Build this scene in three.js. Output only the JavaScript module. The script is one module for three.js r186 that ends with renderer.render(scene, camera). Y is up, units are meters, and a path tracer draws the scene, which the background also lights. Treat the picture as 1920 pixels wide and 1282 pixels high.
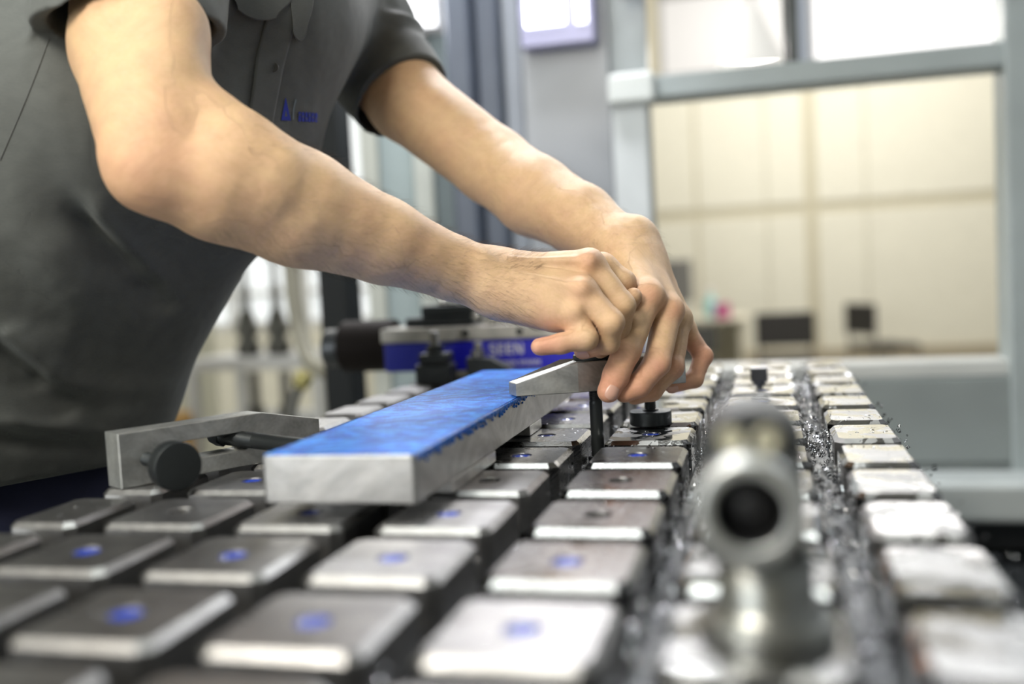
import * as THREE from 'three';
import { mergeGeometries, toCreasedNormals } from 'three/addons/utils/BufferGeometryUtils.js';
import { RoundedBoxGeometry } from 'three/addons/geometries/RoundedBoxGeometry.js';
import { ImprovedNoise } from 'three/addons/math/ImprovedNoise.js';
import { RectAreaLightUniformsLib } from 'three/addons/lights/RectAreaLightUniformsLib.js';
import { TextGeometry } from 'three/addons/geometries/TextGeometry.js';
import { FontLoader } from 'three/addons/loaders/FontLoader.js';

// ------------------------------------------------------------------ camera, light level
RectAreaLightUniformsLib.init();
const scene = new THREE.Scene();
scene.background = new THREE.Color(0.35, 0.38, 0.42);
const camera = new THREE.PerspectiveCamera(37.9, 1920 / 1282, 0.05, 60);
camera.filmGauge = 36;
camera.position.set(0, 1.255, 0);
camera.up.set(0.03448, 0.9963, -0.07877);
camera.lookAt(-0.24935, 1.255 - 0.06775, -0.96604);
camera.focus = 0.92;
camera.userData.fStop = 2.0;
const renderer = new THREE.WebGLRenderer({ antialias: true });
renderer.toneMapping = THREE.LinearToneMapping;
renderer.toneMappingExposure = 1.0;
renderer.shadowMap.enabled = true;
const T = 1.1;                                       // height of the table's block tops
const V = (x, y, z) => new THREE.Vector3(x, y, z);
const vec = (a) => new THREE.Vector3(a[0], a[1], a[2]);

function areaLight(name, [x, y, z], [tx, ty, tz], w, h, color, power) {   // power: radiance
  const l = new THREE.RectAreaLight(color, power, w, h);
  l.name = name; l.position.set(x, y, z); l.lookAt(tx, ty, tz); scene.add(l);
  return l;
}

// ------------------------------------------------------------------ helpers
let seed = 11;
const rnd = () => { seed = (seed * 1664525 + 1013904223) >>> 0; return seed / 4294967296; };
const rr = (a, b) => a + (b - a) * rnd();
const perlin = new ImprovedNoise();
const noise = (x, y, z) => perlin.noise(x, y, z);
const fbm = (x, y, z, o = 4) => { let s = 0, a = 0.5, f = 1; for (let i = 0; i < o; i++) { s += a * noise(x * f, y * f, z * f); a *= 0.5; f *= 2.03; } return s; };
const sstep = (a, b, x) => { const t = Math.min(1, Math.max(0, (x - a) / (b - a))); return t * t * (3 - 2 * t); };
const used = {};
function numbered(name) { const n = used[name] ?? 0; used[name] = n + 1; return n ? name + '_' + String(n).padStart(3, '0') : name; }
function shadows(o) { o.castShadow = true; o.receiveShadow = true; return o; }
function tag(o, label, category, group) { o.userData.label = label; o.userData.category = category; if (group) o.userData.group = group; return o; }
function thing(name, label, category, pos = [0, 0, 0], turn = 0, group) {
  const o = new THREE.Group(); o.name = numbered(name); o.position.set(...pos); o.rotation.y = turn; scene.add(o);
  return tag(o, label, category, group);
}
function part(name, geo, mat, parent, label) {
  const m = shadows(new THREE.Mesh(Array.isArray(geo) ? mergeGeometries(geo.map((g) => plain(g))) : geo, mat));
  const k = parent.uuid + name; m.name = numbered(name);
  if (label) m.userData.label = label;
  parent.add(m);
  return m;
}
function struct(name, geo, mat, parent = scene) { const m = part(name, geo, mat, parent); if (parent === scene) m.userData.kind = 'structure'; return m; }
function plain(g) { const q = g.index ? g.toNonIndexed() : g.clone(); for (const k of Object.keys(q.attributes)) if (!['position', 'normal', 'uv'].includes(k)) q.deleteAttribute(k); if (!q.attributes.uv) q.setAttribute('uv', new THREE.BufferAttribute(new Float32Array(q.attributes.position.count * 2), 2)); return q; }
// a box given by its corners, with softened edges
function box(x0, x1, y0, y1, z0, z1, r = 0.002) {
  const w = x1 - x0, h = y1 - y0, d = z1 - z0, q = Math.min(r, w / 2.2, h / 2.2, d / 2.2);
  const g = new RoundedBoxGeometry(w, h, d, 1, q);
  boxUV(g);
  return g.translate((x0 + x1) / 2, (y0 + y1) / 2, (z0 + z1) / 2);
}
function boxUV(g) {                                     // uv in metres by the way a face points
  const p = g.attributes.position, n = g.attributes.normal, uv = new Float32Array(p.count * 2);
  for (let i = 0; i < p.count; i++) {
    const ax = Math.abs(n.getX(i)), ay = Math.abs(n.getY(i)), az = Math.abs(n.getZ(i));
    const a = ax > ay && ax > az ? [p.getZ(i), p.getY(i)] : ay > az ? [p.getX(i), p.getZ(i)] : [p.getX(i), p.getY(i)];
    uv[2 * i] = a[0]; uv[2 * i + 1] = a[1];
  }
  g.setAttribute('uv', new THREE.BufferAttribute(uv, 2));
  return g;
}
function lathe(pts, seg = 40) { return new THREE.LatheGeometry(pts.map(([x, y]) => new THREE.Vector2(x, y)), seg); }
function ext(shape, depth, bevel = 0.0006, seg = 1, curve = 8) {
  return new THREE.ExtrudeGeometry(shape, { depth: depth - 2 * bevel, bevelEnabled: bevel > 0, bevelSize: bevel, bevelThickness: bevel, bevelOffset: -bevel, bevelSegments: seg, curveSegments: curve }).translate(0, 0, bevel);
}
function poly(pts) { const s = new THREE.Shape(); pts.forEach(([x, y], i) => (i ? s.lineTo(x, y) : s.moveTo(x, y))); s.closePath(); return s; }
function tube(pts, r, seg = 40, rad = 10) { return new THREE.TubeGeometry(new THREE.CatmullRomCurve3(pts.map(vec)), seg, r, rad); }
function along(g, a, b) {                                // a geometry built along +y from the origin, set to run from a towards b
  const q = new THREE.Quaternion().setFromUnitVectors(V(0, 1, 0), b.clone().sub(a).normalize());
  return g.applyQuaternion(q).translate(a.x, a.y, a.z);
}
function threaded(r, len, pitch = 0.0017, from = 0, to = len) {      // a rod with thread ridges between from and to
  const pts = [[0.0001, 0], [r * 0.9, 0]];
  let y = 0.0004;
  while (y < len - 0.0004) {
    if (y >= from && y <= to - pitch) { pts.push([r * 0.88, y], [r, y + pitch * 0.42], [r, y + pitch * 0.56]); y += pitch; }
    else { pts.push([r * 0.985, y]); y += pitch; }
  }
  pts.push([r * 0.88, len], [0.0001, len]);
  return lathe(pts, 22);
}
// ---- textures
function tex(w, h, fn, srgb = false) {                   // fn(u, v) gives [r, g, b] in 0..1
  const d = new Uint8Array(w * h * 4);
  for (let j = 0; j < h; j++) for (let i = 0; i < w; i++) {
    const c = fn(i / w, j / h), k = (j * w + i) * 4;
    d[k] = 255 * Math.min(1, Math.max(0, c[0])); d[k + 1] = 255 * Math.min(1, Math.max(0, c[1])); d[k + 2] = 255 * Math.min(1, Math.max(0, c[2])); d[k + 3] = 255;
  }
  const t = new THREE.DataTexture(d, w, h);
  t.wrapS = t.wrapT = THREE.RepeatWrapping; t.magFilter = THREE.LinearFilter; t.minFilter = THREE.LinearFilter;
  if (srgb) t.colorSpace = THREE.SRGBColorSpace;
  t.needsUpdate = true;
  return t;
}
// noise that closes on itself over the unit square
const loop = (u, v, f, s = 0) => { const a = u * 6.28318, b = v * 6.28318, k = f / 6.28318; return noise(Math.cos(a) * k + s, Math.sin(a) * k + Math.cos(b) * k * 1.3, Math.sin(b) * k * 1.3 - s); };
const sized = (t, m, ox = 0, oy = 0) => { const q = t.clone(); q.repeat.set(1 / m, 1 / m); q.offset.set(ox, oy); q.needsUpdate = true; return q; };
const C = (r, g, b) => new THREE.Color(r, g, b);
const mat = (color, rough, metal = 0, more = {}) => new THREE.MeshPhysicalMaterial({ color: Array.isArray(color) ? C(...color) : new THREE.Color(color), roughness: rough, metalness: metal, ...more });

// ---- distance fields: rounded cones joined smoothly, and a surface-net mesher
function cone(a, b, ra, rb) {
  const A = a.isVector3 ? a : vec(a), B = b.isVector3 ? b : vec(b), bx = B.x - A.x, by = B.y - A.y, bz = B.z - A.z;
  const l2 = bx * bx + by * by + bz * bz || 1e-12, d = ra - rb, a2 = l2 - d * d, il2 = 1 / l2;
  return (x, y, z) => {
    const px = x - A.x, py = y - A.y, pz = z - A.z, w = px * bx + py * by + pz * bz, zz = w - l2;
    const qx = px * l2 - bx * w, qy = py * l2 - by * w, qz = pz * l2 - bz * w, x2 = qx * qx + qy * qy + qz * qz;
    const y2 = w * w * l2, z2 = zz * zz * l2, k = Math.sign(d) * d * d * x2;
    if (Math.sign(zz) * a2 * z2 > k) return Math.sqrt(x2 + z2) * il2 - rb;
    if (Math.sign(w) * a2 * y2 < k) return Math.sqrt(x2 + y2) * il2 - ra;
    return (Math.sqrt(x2 * a2 * il2) + w * d) * il2 - ra;
  };
}
const ball = (a, r) => { const [X, Y, Z] = a.isVector3 ? a.toArray() : a; return (x, y, z) => Math.hypot(x - X, y - Y, z - Z) - r; };
const smin = (a, b, k) => { const h = Math.max(k - Math.abs(a - b), 0) / k; return Math.min(a, b) - h * h * k * 0.25; };
const smax = (a, b, k) => -smin(-a, -b, k);
const blend = (k, ...fs) => (x, y, z) => { let d = fs[0](x, y, z); for (let i = 1; i < fs.length; i++) d = smin(d, fs[i](x, y, z), k); return d; };
function chain(k, pts) { const fs = []; for (let i = 0; i + 1 < pts.length; i++) fs.push(cone(pts[i][0], pts[i + 1][0], pts[i][1], pts[i + 1][1])); return blend(k, ...fs); }
function surface(f, lo, hi, h, slack = 0.01) {
  const n = [0, 1, 2].map((i) => Math.ceil((hi[i] - lo[i]) / h / 8) * 8 + 1), [nx, ny, nz] = n, val = new Float32Array(nx * ny * nz).fill(1e3), B = 8;
  const at = (i, j, k) => (k * ny + j) * nx + i, rad = B * h * 0.87 * 1.25 + slack, blocks = [];
  for (let k = 0; k < nz - 1; k += B) for (let j = 0; j < ny - 1; j += B) for (let i = 0; i < nx - 1; i += B) {
    const d = f(lo[0] + (i + 4) * h, lo[1] + (j + 4) * h, lo[2] + (k + 4) * h);
    if (Math.abs(d) > rad) continue;
    blocks.push([i, j, k]);
    for (let c = k; c <= k + B; c++) for (let b = j; b <= j + B; b++) for (let a = i; a <= i + B; a++) { const q = at(a, b, c); if (val[q] === 1e3) val[q] = f(lo[0] + a * h, lo[1] + b * h, lo[2] + c * h); }
  }
  const id = new Map(), pos = [], tri = [];
  for (const [I, J, K] of blocks) for (let k = K; k < K + B; k++) for (let j = J; j < J + B; j++) for (let i = I; i < I + B; i++) {
    let s = 0, x = 0, y = 0, z = 0, m = 0;
    for (let c = 0; c < 8; c++) if (val[at(i + (c & 1), j + ((c >> 1) & 1), k + (c >> 2))] < 0) s |= 1 << c;
    if (s === 0 || s === 255) continue;
    for (let c = 0; c < 8; c++) for (const e of [1, 2, 4]) if (!(c & e)) {
      const d = c | e;
      if (((s >> c) & 1) === ((s >> d) & 1)) continue;
      const v0 = val[at(i + (c & 1), j + ((c >> 1) & 1), k + (c >> 2))], v1 = val[at(i + (d & 1), j + ((d >> 1) & 1), k + (d >> 2))], t = v0 / (v0 - v1);
      x += (c & 1) + (e === 1 ? t : 0); y += ((c >> 1) & 1) + (e === 2 ? t : 0); z += (c >> 2) + (e === 4 ? t : 0); m++;
    }
    id.set(at(i, j, k), pos.length / 3);
    pos.push(lo[0] + (i + x / m) * h, lo[1] + (j + y / m) * h, lo[2] + (k + z / m) * h);
  }
  const quad = (a, b, c, d, flip) => { if (a === undefined || b === undefined || c === undefined || d === undefined) return; flip ? tri.push(a, c, b, a, d, c) : tri.push(a, b, c, a, c, d); };
  for (const q of id.keys()) {
    const i = q % nx, j = Math.floor(q / nx) % ny, k = Math.floor(q / nx / ny), v = val[q] < 0;
    if (v !== val[at(i + 1, j, k)] < 0) quad(id.get(at(i, j - 1, k - 1)), id.get(at(i, j, k - 1)), id.get(at(i, j, k)), id.get(at(i, j - 1, k)), !v);
    if (v !== val[at(i, j + 1, k)] < 0) quad(id.get(at(i - 1, j, k - 1)), id.get(at(i - 1, j, k)), id.get(at(i, j, k)), id.get(at(i, j, k - 1)), !v);
    if (v !== val[at(i, j, k + 1)] < 0) quad(id.get(at(i - 1, j - 1, k)), id.get(at(i, j - 1, k)), id.get(at(i, j, k)), id.get(at(i - 1, j, k)), !v);
  }
  const g = new THREE.BufferGeometry(), nor = new Float32Array(pos.length), e = h * 0.6;
  for (let i = 0; i < pos.length; i += 3) {
    const [x, y, z] = [pos[i], pos[i + 1], pos[i + 2]], a = f(x + e, y, z) - f(x - e, y, z), b = f(x, y + e, z) - f(x, y - e, z), c = f(x, y, z + e) - f(x, y, z - e), l = Math.hypot(a, b, c) || 1;
    nor[i] = a / l; nor[i + 1] = b / l; nor[i + 2] = c / l;
  }
  g.setAttribute('position', new THREE.BufferAttribute(new Float32Array(pos), 3)); g.setAttribute('normal', new THREE.BufferAttribute(nor, 3)); g.setIndex(tri);
  return g;
}
function onto(f, o, dir, reach = 0.2) {                    // first point of a field's surface from o along dir
  const p = o.clone(), d = dir.clone().normalize();
  for (let i = 0, t = 0; i < 120 && t < reach; i++) { const s = f(p.x, p.y, p.z); if (s < 1e-5) break; p.addScaledVector(d, s * 0.7); t += s * 0.7; }
  return p;
}
// a patch of cloth, print or nail lying on a field's surface: rows of points pushed onto it, with a thickness
function patch(f, centre, du, dv, dir, nu, nv, lift, warp = (u, v) => [u, v], bulge = () => 0) {
  const P = [], uv = [], tri = [], D = dir.clone().normalize(), idx = [];
  for (let j = 0; j <= nv; j++) for (let i = 0; i <= nu; i++) {
    const u = i / nu * 2 - 1, v = j / nv * 2 - 1, w = warp(u, v), o = centre.clone().addScaledVector(du, w[0]).addScaledVector(dv, w[1]), p = onto(f, o, D, 0.45);
    p.addScaledVector(D, -lift - bulge(u, v)); P.push(p.x, p.y, p.z); uv.push((u + 1) / 2, (v + 1) / 2);
  }
  for (let j = 0; j < nv; j++) for (let i = 0; i < nu; i++) {
    const a = j * (nu + 1) + i, b = a + 1, c = a + nu + 1, d = c + 1;
    const n = V(...P.slice(3 * b, 3 * b + 3)).sub(V(...P.slice(3 * a, 3 * a + 3))).cross(V(...P.slice(3 * c, 3 * c + 3)).sub(V(...P.slice(3 * a, 3 * a + 3))));
    n.dot(D) < 0 ? tri.push(a, b, d, a, d, c) : tri.push(a, d, b, a, c, d);
  }
  // back sheet and rim, so that the patch has thickness
  const n0 = P.length / 3, t = Math.max(lift * 0.9, 0.0003), edges = new Map();
  for (let i = 0; i < n0; i++) P.push(P[3 * i] + D.x * t, P[3 * i + 1] + D.y * t, P[3 * i + 2] + D.z * t);
  uv.push(...uv.slice());
  for (let i = 0; i < tri.length; i += 3) for (const [a, b] of [[tri[i], tri[i + 1]], [tri[i + 1], tri[i + 2]], [tri[i + 2], tri[i]]]) { const k = Math.min(a, b) + '_' + Math.max(a, b); edges.has(k) ? edges.delete(k) : edges.set(k, [a, b]); }
  for (const [a, b] of edges.values()) tri.push(b, a, a + n0, b, a + n0, b + n0);
  const g = new THREE.BufferGeometry();
  g.setAttribute('position', new THREE.BufferAttribute(new Float32Array(P), 3)); g.setAttribute('uv', new THREE.BufferAttribute(new Float32Array(uv), 2)); g.setIndex(tri); g.computeVertexNormals();
  return g;
}

// ================================================================== light
// unseen lamps light work, table and hall; only the square wall panel is in view
const WALLZ = -2.3;
const lampGlass = (k, c = [1, 1, 1], base = 0.9) => mat([base, base, base], 0.4, 0, { emissive: C(...c), emissiveIntensity: k });
function lamp(name, label, pos, look, w, h, color, radiance, seen) {
  const o = thing(name, label, 'lamp', pos);
  o.lookAt(...look);
  part('housing', [box(-w / 2 - 0.02, w / 2 + 0.02, -h / 2 - 0.02, h / 2 + 0.02, -0.05, -0.004, 0.006)], mat([0.5, 0.5, 0.52], 0.4, 0.3), o);
  const d = part('diffuser', box(-w / 2, w / 2, -h / 2, h / 2, -0.004, 0.001, 0.001), lampGlass(seen, color), o, 'glowing diffuser'); d.castShadow = false;
  const dir = vec(look).sub(vec(pos)).normalize();
  areaLight(name + '_glow', vec(pos).addScaledVector(dir, 0.004).toArray(), look, w, h, C(...color), radiance);
  return o;
}
lamp('machine_lamp_bar', 'unseen long lamp bar above the opening, placed to shine in the blocks', [0.35, 2.00, -2.05], [0.05, 1.35, -0.5], 1.30, 0.30, [0.95, 0.97, 1], 4, 4);  // out of view above the frame, placed to reflect in the near blocks
lamp('machine_lamp_bar', 'bright square lamp panel on the machine wall above the far sleeve', [-0.835, 1.985, -2.19], [-0.45, 1.40, -0.8], 0.25, 0.30, [0.97, 0.98, 1], 20, 2.5);
lamp('unseen_spotlight', 'unseen square lamp high behind the table, placed to rim the arms', [-0.52, 2.52, -2.0], [-0.25, 1.25, -0.9], 0.36, 0.30, [0.98, 0.97, 1], 62, 4);  // out of view, placed high at the back for the bright arm edges
lamp('unseen_key_lamp', 'unseen warm lamp behind the camera, placed to light arm and shirt', [-0.56, 1.98, 0.22], [-0.40, 1.3, -0.85], 0.34, 0.34, [1, 0.93, 0.82], 37, 6);  // key lamp out of view, placed to light the near arm and flank
lamp('unseen_hall_lamp', 'unseen ceiling lamp panel over the near end of the table, lighting the chamfers', [-0.35, 2.9, -0.15], [-0.35, T, -0.5], 1.1, 0.7, [0.94, 1, 0.97], 4, 3);  // out of view overhead, placed to brighten the block chamfers
lamp('unseen_hall_lamp', 'unseen ceiling lamp panel turned to light the office corner wall', [0.6, 4.1, -7.4], [0.6, 1.6, -10.2], 2.4, 1.0, [1, 0.97, 0.92], 17, 3);  // out of view, faces the far wall to brighten it
lamp('unseen_hall_lamp', 'unseen ceiling lamp panel lighting the rack at the left', [-3.4, 4.3, -5.0], [-3.4, 0, -5.01], 2.5, 2, [1, 0.97, 0.92], 5, 3);  // out of view, lights the left background

// ================================================================== the hall
const cream = tex(256, 256, (u, v) => { const l = 0.97 + 0.04 * loop(u, v, 12, 1) + 0.02 * (rnd() - 0.5); return [l, l, l * 0.995]; });
const creamWall = mat([0.72, 0.695, 0.59], 0.8, 0, { map: sized(cream, 1.4) }), creamSeam = mat([0.52, 0.48, 0.36], 0.8);
const FARZ = -10.2;
{
  struct('floor', box(-7, 6, -0.1, 0, FARZ - 0.4, 4, 0.001), mat([0.34, 0.34, 0.31], 0.55));
  struct('ceiling', box(-7, 6, 4.6, 4.75, FARZ - 0.4, 4, 0.001), mat([0.72, 0.72, 0.70], 0.9));
  struct('wall_left', box(-7.1, -6.9, 0, 4.6, FARZ - 0.4, 4, 0.001), creamWall);
  struct('wall_right', box(5.9, 6.1, 0, 4.6, FARZ - 0.4, 4, 0.001), creamWall);
  struct('wall_back', [box(-7, 6, 0, 0.4, 3.9, 4.1, 0.001), box(-7, 6, 3.4, 4.6, 3.9, 4.1, 0.001), box(-7, -4.3, 0.4, 3.4, 3.9, 4.1, 0.001), box(-1.3, 6, 0.4, 3.4, 3.9, 4.1, 0.001)], creamWall);
  const back = new THREE.Group(); back.name = 'window_4'; back.position.set(-2.8, 0.4, 4); back.userData.kind = 'structure'; scene.add(back);  // unseen window behind the camera, placed to brighten surfaces that face it
  part('window_frame', [-1.5, -0.5, 0.5, 1.44].map((x) => box(x, x + 0.06, 0, 3, -0.05, 0.05)), mat([0.4, 0.4, 0.4], 0.6), back);
  part('window_pane', box(-1.5, 1.5, 0, 3, 0.0, 0.012, 0.001), lampGlass(1.0, [0.95, 0.98, 1]), back, 'wide bright pane out of view behind the camera');
  areaLight('daylight_unseen', [-2.8, 1.9, 3.88], [-0.8, 1.3, 0], 2.9, 2.9, C(0.95, 0.98, 1), 6);  // light of the unseen back window, on bar end and shirt
  // far wall: solid up to the clerestory, clad with panels
  const far = struct('wall_far', [box(-7, 6, 0, 3.12, FARZ - 0.3, FARZ - 0.04, 0.001), box(-7, -0.98, 3.12, 4.6, FARZ - 0.3, FARZ - 0.04, 0.001), box(2.4, 6, 3.12, 4.6, FARZ - 0.3, FARZ - 0.04, 0.001), box(-0.98, 2.4, 3.98, 4.6, FARZ - 0.3, FARZ - 0.04, 0.001)], creamSeam);
  const xs = [-1.9, -1.06, -0.04, 0.385, 0.475, 0.94, 2.5];
  const cut = [[-4.2, -2.4], [-2.38, -0.66], [-0.64, 0.03], [0.03, 0.40], [0.50, 0.96], [0.96, 2.30], [2.32, 4.0]];
  cut.forEach(([a, b], i) => {
    part('panel', box(a + 0.006, b - 0.006, 0.36, 1.70, FARZ - 0.04, FARZ - (i === 3 || i === 4 ? 0.012 : 0.02), 0.004), creamWall, far);
    part('panel', box(a + 0.006, b - 0.006, 1.80, 3.12, FARZ - 0.04, FARZ - (i === 3 || i === 4 ? 0.012 : 0.02), 0.004), creamWall, far);
  });
  struct('trim_1', box(-4.2, 4.0, 0.22, 0.36, FARZ - 0.04, FARZ + 0.03, 0.004), mat([0.36, 0.31, 0.22], 0.7));
  // clerestory windows, daylight behind frosted panes
  const win = (n, x0, x1, y0, y1, k, c) => {
    const w = new THREE.Group(); w.name = 'window_' + n; w.position.set((x0 + x1) / 2, y0, FARZ - 0.15); w.userData.kind = 'structure'; scene.add(w);
    const hw = (x1 - x0) / 2, h = y1 - y0;
    part('window_frame', [box(-hw, hw, 0, 0.05, -0.05, 0.05), box(-hw, hw, h - 0.05, h, -0.05, 0.05), box(-hw, -hw + 0.05, 0.05, h - 0.05, -0.05, 0.05), box(hw - 0.05, hw, 0.05, h - 0.05, -0.05, 0.05)], mat([0.3, 0.3, 0.3], 0.6), w);
    part('window_pane', box(-hw + 0.05, hw - 0.05, 0.05, h - 0.05, -0.012, 0.0, 0.001), lampGlass(k, c, 0.3), w, 'bright frosted pane');
  };
  win(1, -0.98, 0.36, 3.12, 3.98, 0.45, [1, 0.95, 0.90]);
  win(2, 0.50, 2.40, 3.12, 3.98, 1.45, [1, 0.97, 0.97]);
  areaLight('window_glow', [1.45, 3.55, FARZ + 0.02], [1.45, 3.0, 0], 1.7, 0.7, C(1, 0.97, 0.95), 1.6);
}

// ================================================================== the machine's enclosure around the table
const paleGrey = tex(256, 256, (u, v) => { const l = 0.95 + 0.06 * loop(u, v, 8, 4) + 0.02 * (rnd() - 0.5); return [l, l, l]; });
const sheet = (r, g, b, rough = 0.45) => mat([r * 0.95, g * 0.95, b * 0.95], rough, 0, { map: sized(paleGrey, 0.6) });
{
  const e = struct('wall_machine', [
    box(-0.95, -0.245, 0, 2.75, WALLZ - 0.06, WALLZ - 0.012, 0.002),
    box(-0.245, 0.495, 0, 0.98, WALLZ - 0.06, WALLZ - 0.012, 0.002),
    box(0.495, 0.60, 0, 2.75, WALLZ - 0.06, WALLZ - 0.012, 0.002),
  ], sheet(0.42, 0.46, 0.47));
  // sheet panels of the left half, each standing a little proud or back
  const P = (x0, x1, y0, y1, d, m) => part('sheet_panel', box(x0, x1, y0, y1, WALLZ - 0.012, WALLZ + d, 0.003), m, e);
  P(-0.948, -0.905, 0.5, 2.74, 0.012, sheet(0.72, 0.74, 0.66));
  P(-0.902, -0.815, 0.5, 2.74, 0.004, sheet(0.36, 0.44, 0.45));
  P(-0.812, -0.765, 0.5, 2.74, 0.014, sheet(0.66, 0.70, 0.66));
  P(-0.762, -0.705, 0.5, 2.74, 0.004, sheet(0.20, 0.25, 0.27));
  P(-0.575, -0.535, 0.5, 2.74, 0.006, sheet(0.30, 0.33, 0.38));
  P(-0.532, -0.330, 0.5, 2.74, 0.010, sheet(0.40, 0.42, 0.45, 0.3));
  P(-0.327, -0.248, 0.5, 1.655, 0.020, sheet(0.84, 0.88, 0.89));
  struct('pillar_machine', [box(-0.700, -0.640, 0.5, 2.74, WALLZ - 0.01, WALLZ + 0.07, 0.012), box(-0.638, -0.580, 0.5, 2.74, WALLZ - 0.01, WALLZ + 0.035, 0.012)], sheet(0.10, 0.12, 0.16));
  // frame of the opening to the hall
  const fr = sheet(0.46, 0.52, 0.53);
  struct('trim_2', [box(-0.31, 0.60, 1.632, 1.682, WALLZ - 0.09, WALLZ + 0.02, 0.006)], fr);
  struct('trim_3', [box(-0.330, -0.225, 1.620, 1.690, WALLZ + 0.0, WALLZ + 0.05, 0.012)], sheet(0.78, 0.82, 0.80));
  struct('trim_4', [box(0.490, 0.575, 0.55, 2.75, WALLZ - 0.09, WALLZ + 0.03, 0.008)], fr);
  struct('window_sill_1', box(-0.245, 0.495, 0.985, 1.020, WALLZ - 0.10, WALLZ + 0.01, 0.006), sheet(0.72, 0.74, 0.72));
  struct('trim_5', [box(0.055, 0.062, 1.665, 2.3, WALLZ - 0.08, WALLZ - 0.02, 0.002), box(0.064, 0.086, 1.675, 2.3, WALLZ - 0.08, WALLZ + 0.0, 0.002)], mat([0.08, 0.09, 0.09], 0.5));
  struct('wall_machine_lower', [box(0.00, 0.60, 0.80, 0.984, WALLZ - 0.011, WALLZ + 0.02, 0.004), box(0.00, 0.60, 0.62, 0.80, WALLZ - 0.011, WALLZ + 0.012, 0.004)], sheet(0.33, 0.37, 0.37));
  struct('trim_6', box(0.17, 0.90, 0.700, 0.790, WALLZ + 0.022, WALLZ + 0.16, 0.02), sheet(0.62, 0.67, 0.67));
  struct('wall_machine_right_unseen', box(0.96, 1.02, 0, 2.75, WALLZ - 0.06, 1.0, 0.004), sheet(0.16, 0.17, 0.18, 0.6));  // out of view, dark and extended to keep side light off the chest
  struct('wall_machine_corner', box(0.60, 0.958, 0, 2.75, WALLZ - 0.06, WALLZ - 0.012, 0.004), sheet(0.42, 0.46, 0.47));
  struct('trim_7', box(-0.96, 0.62, 2.05, 2.75, WALLZ - 0.0, WALLZ + 0.04, 0.004), sheet(0.30, 0.33, 0.37));
  // chip pan between table and wall
  struct('floor_chip_pan', [box(0.14, 0.95, T - 0.50, T - 0.48, WALLZ + 0.02, 0.1, 0.004), box(0.14, 0.95, T - 0.48, T - 0.34, WALLZ + 0.02, WALLZ + 0.05, 0.004)], mat([0.05, 0.055, 0.06], 0.4, 0.6));
}

// ================================================================== the fixture table and what stands on it
const ROW0 = 0.374, ROWP = 0.1018, BLK = 0.0798;
const COLS = [[-0.524, -0.470], [-0.448, -0.370], [-0.348, -0.270], [-0.248, -0.170], [-0.148, -0.070], [-0.048, 0.030], [0.052, 0.106]];
const mill = tex(512, 512, (u, v) => { const l = 0.5 + 0.30 * loop(u, v * 14, 30, 3) + 0.22 * loop(u, v, 9, 8) + 0.16 * (rnd() - 0.5); return [l, l, l]; });
const steelTone = tex(512, 512, (u, v) => { const l = 0.86 + 0.22 * loop(u, v, 10, 2) + 0.12 * loop(u, v, 40, 5) + 0.05 * (rnd() - 0.5), b = 0.02 * loop(u, v, 14, 9); return [l, l - b * 0.4, l - b]; });
// how rough a top is: ground steel, and smooth where a film of coolant lies; each film has its own outline
const wetMap = (share, dry, s) => tex(512, 512, (u, v) => {
  const n = loop(u, v, 8, s) + 0.40 * loop(u, v, 26, s + 4) + 0.20 * loop(u, v, 90, s + 7), w = sstep(share - 0.012, share + 0.012, n);
  const d = dry + 0.10 * loop(u, v * 10, 40, s + 2) + 0.05 * (rnd() - 0.5);
  const r = d + (0.07 - d) * (1 - w); return [r, r, r];
});
const steelDry = mat([0.36, 0.357, 0.354], 1, 1, { map: sized(steelTone, 0.31), roughnessMap: sized(wetMap(-0.62, 0.40, 1), 0.27), bumpMap: sized(mill, 0.05), bumpScale: 0.00004 });
const steelDamp = mat([0.36, 0.357, 0.354], 1, 1, { map: sized(steelTone, 0.29, 0.3, 0.2), roughnessMap: sized(wetMap(-0.42, 0.29, 5), 0.23, 0.2, 0.4), bumpMap: sized(mill, 0.05), bumpScale: 0.00003 });
// the right-hand blocks carry films of coolant: smooth and shiny where they lie, each with an outline of its own
const film = (share, s, u, v) => { const n = loop(u, v, 7, s) + 0.45 * loop(u, v, 24, s + 4) + 0.26 * loop(u, v, 80, s + 7); return 1 - sstep(share - 0.02, share + 0.02, n); };
const filmTex = (share, s) => tex(512, 512, (u, v) => { const w = film(share, s, u, v), r = 0.42 + 0.07 * loop(u, v * 10, 40, s) + (0.05 - 0.42) * w; return [w, r, w]; });
const milkA = filmTex(0.00, 31), milkB = filmTex(0.14, 12);
const steelHaze = mat([0.36, 0.357, 0.354], 1, 1, { map: sized(steelTone, 0.29, 0.1, 0.4), roughnessMap: sized(wetMap(-0.5, 0.40, 9), 0.25), bumpMap: sized(mill, 0.06), bumpScale: 0.00004 });
const milk = (set, i) => { const t = sized(set, 0.21, 0.41 * i, 0.13 * i); return mat([0.36, 0.357, 0.354], 1, 1, { map: sized(steelTone, 0.31, 0.2 * i), roughnessMap: t, clearcoat: 1, clearcoatMap: t, clearcoatRoughness: 0.03, bumpMap: sized(mill, 0.09, 0.3 * i), bumpScale: 0.00003 }); };
const steelWet = [0, 1, 2].map((i) => milk(milkB, i));
const steelPatchy = [0, 1, 2].map((i) => milk(milkA, i));
const darkSteel = mat([0.09, 0.095, 0.10], 0.38, 0.9), blackOxide = mat([0.034, 0.039, 0.041], 0.40, 0.6, { bumpMap: sized(mill, 0.03), bumpScale: 0.00002 });
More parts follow.
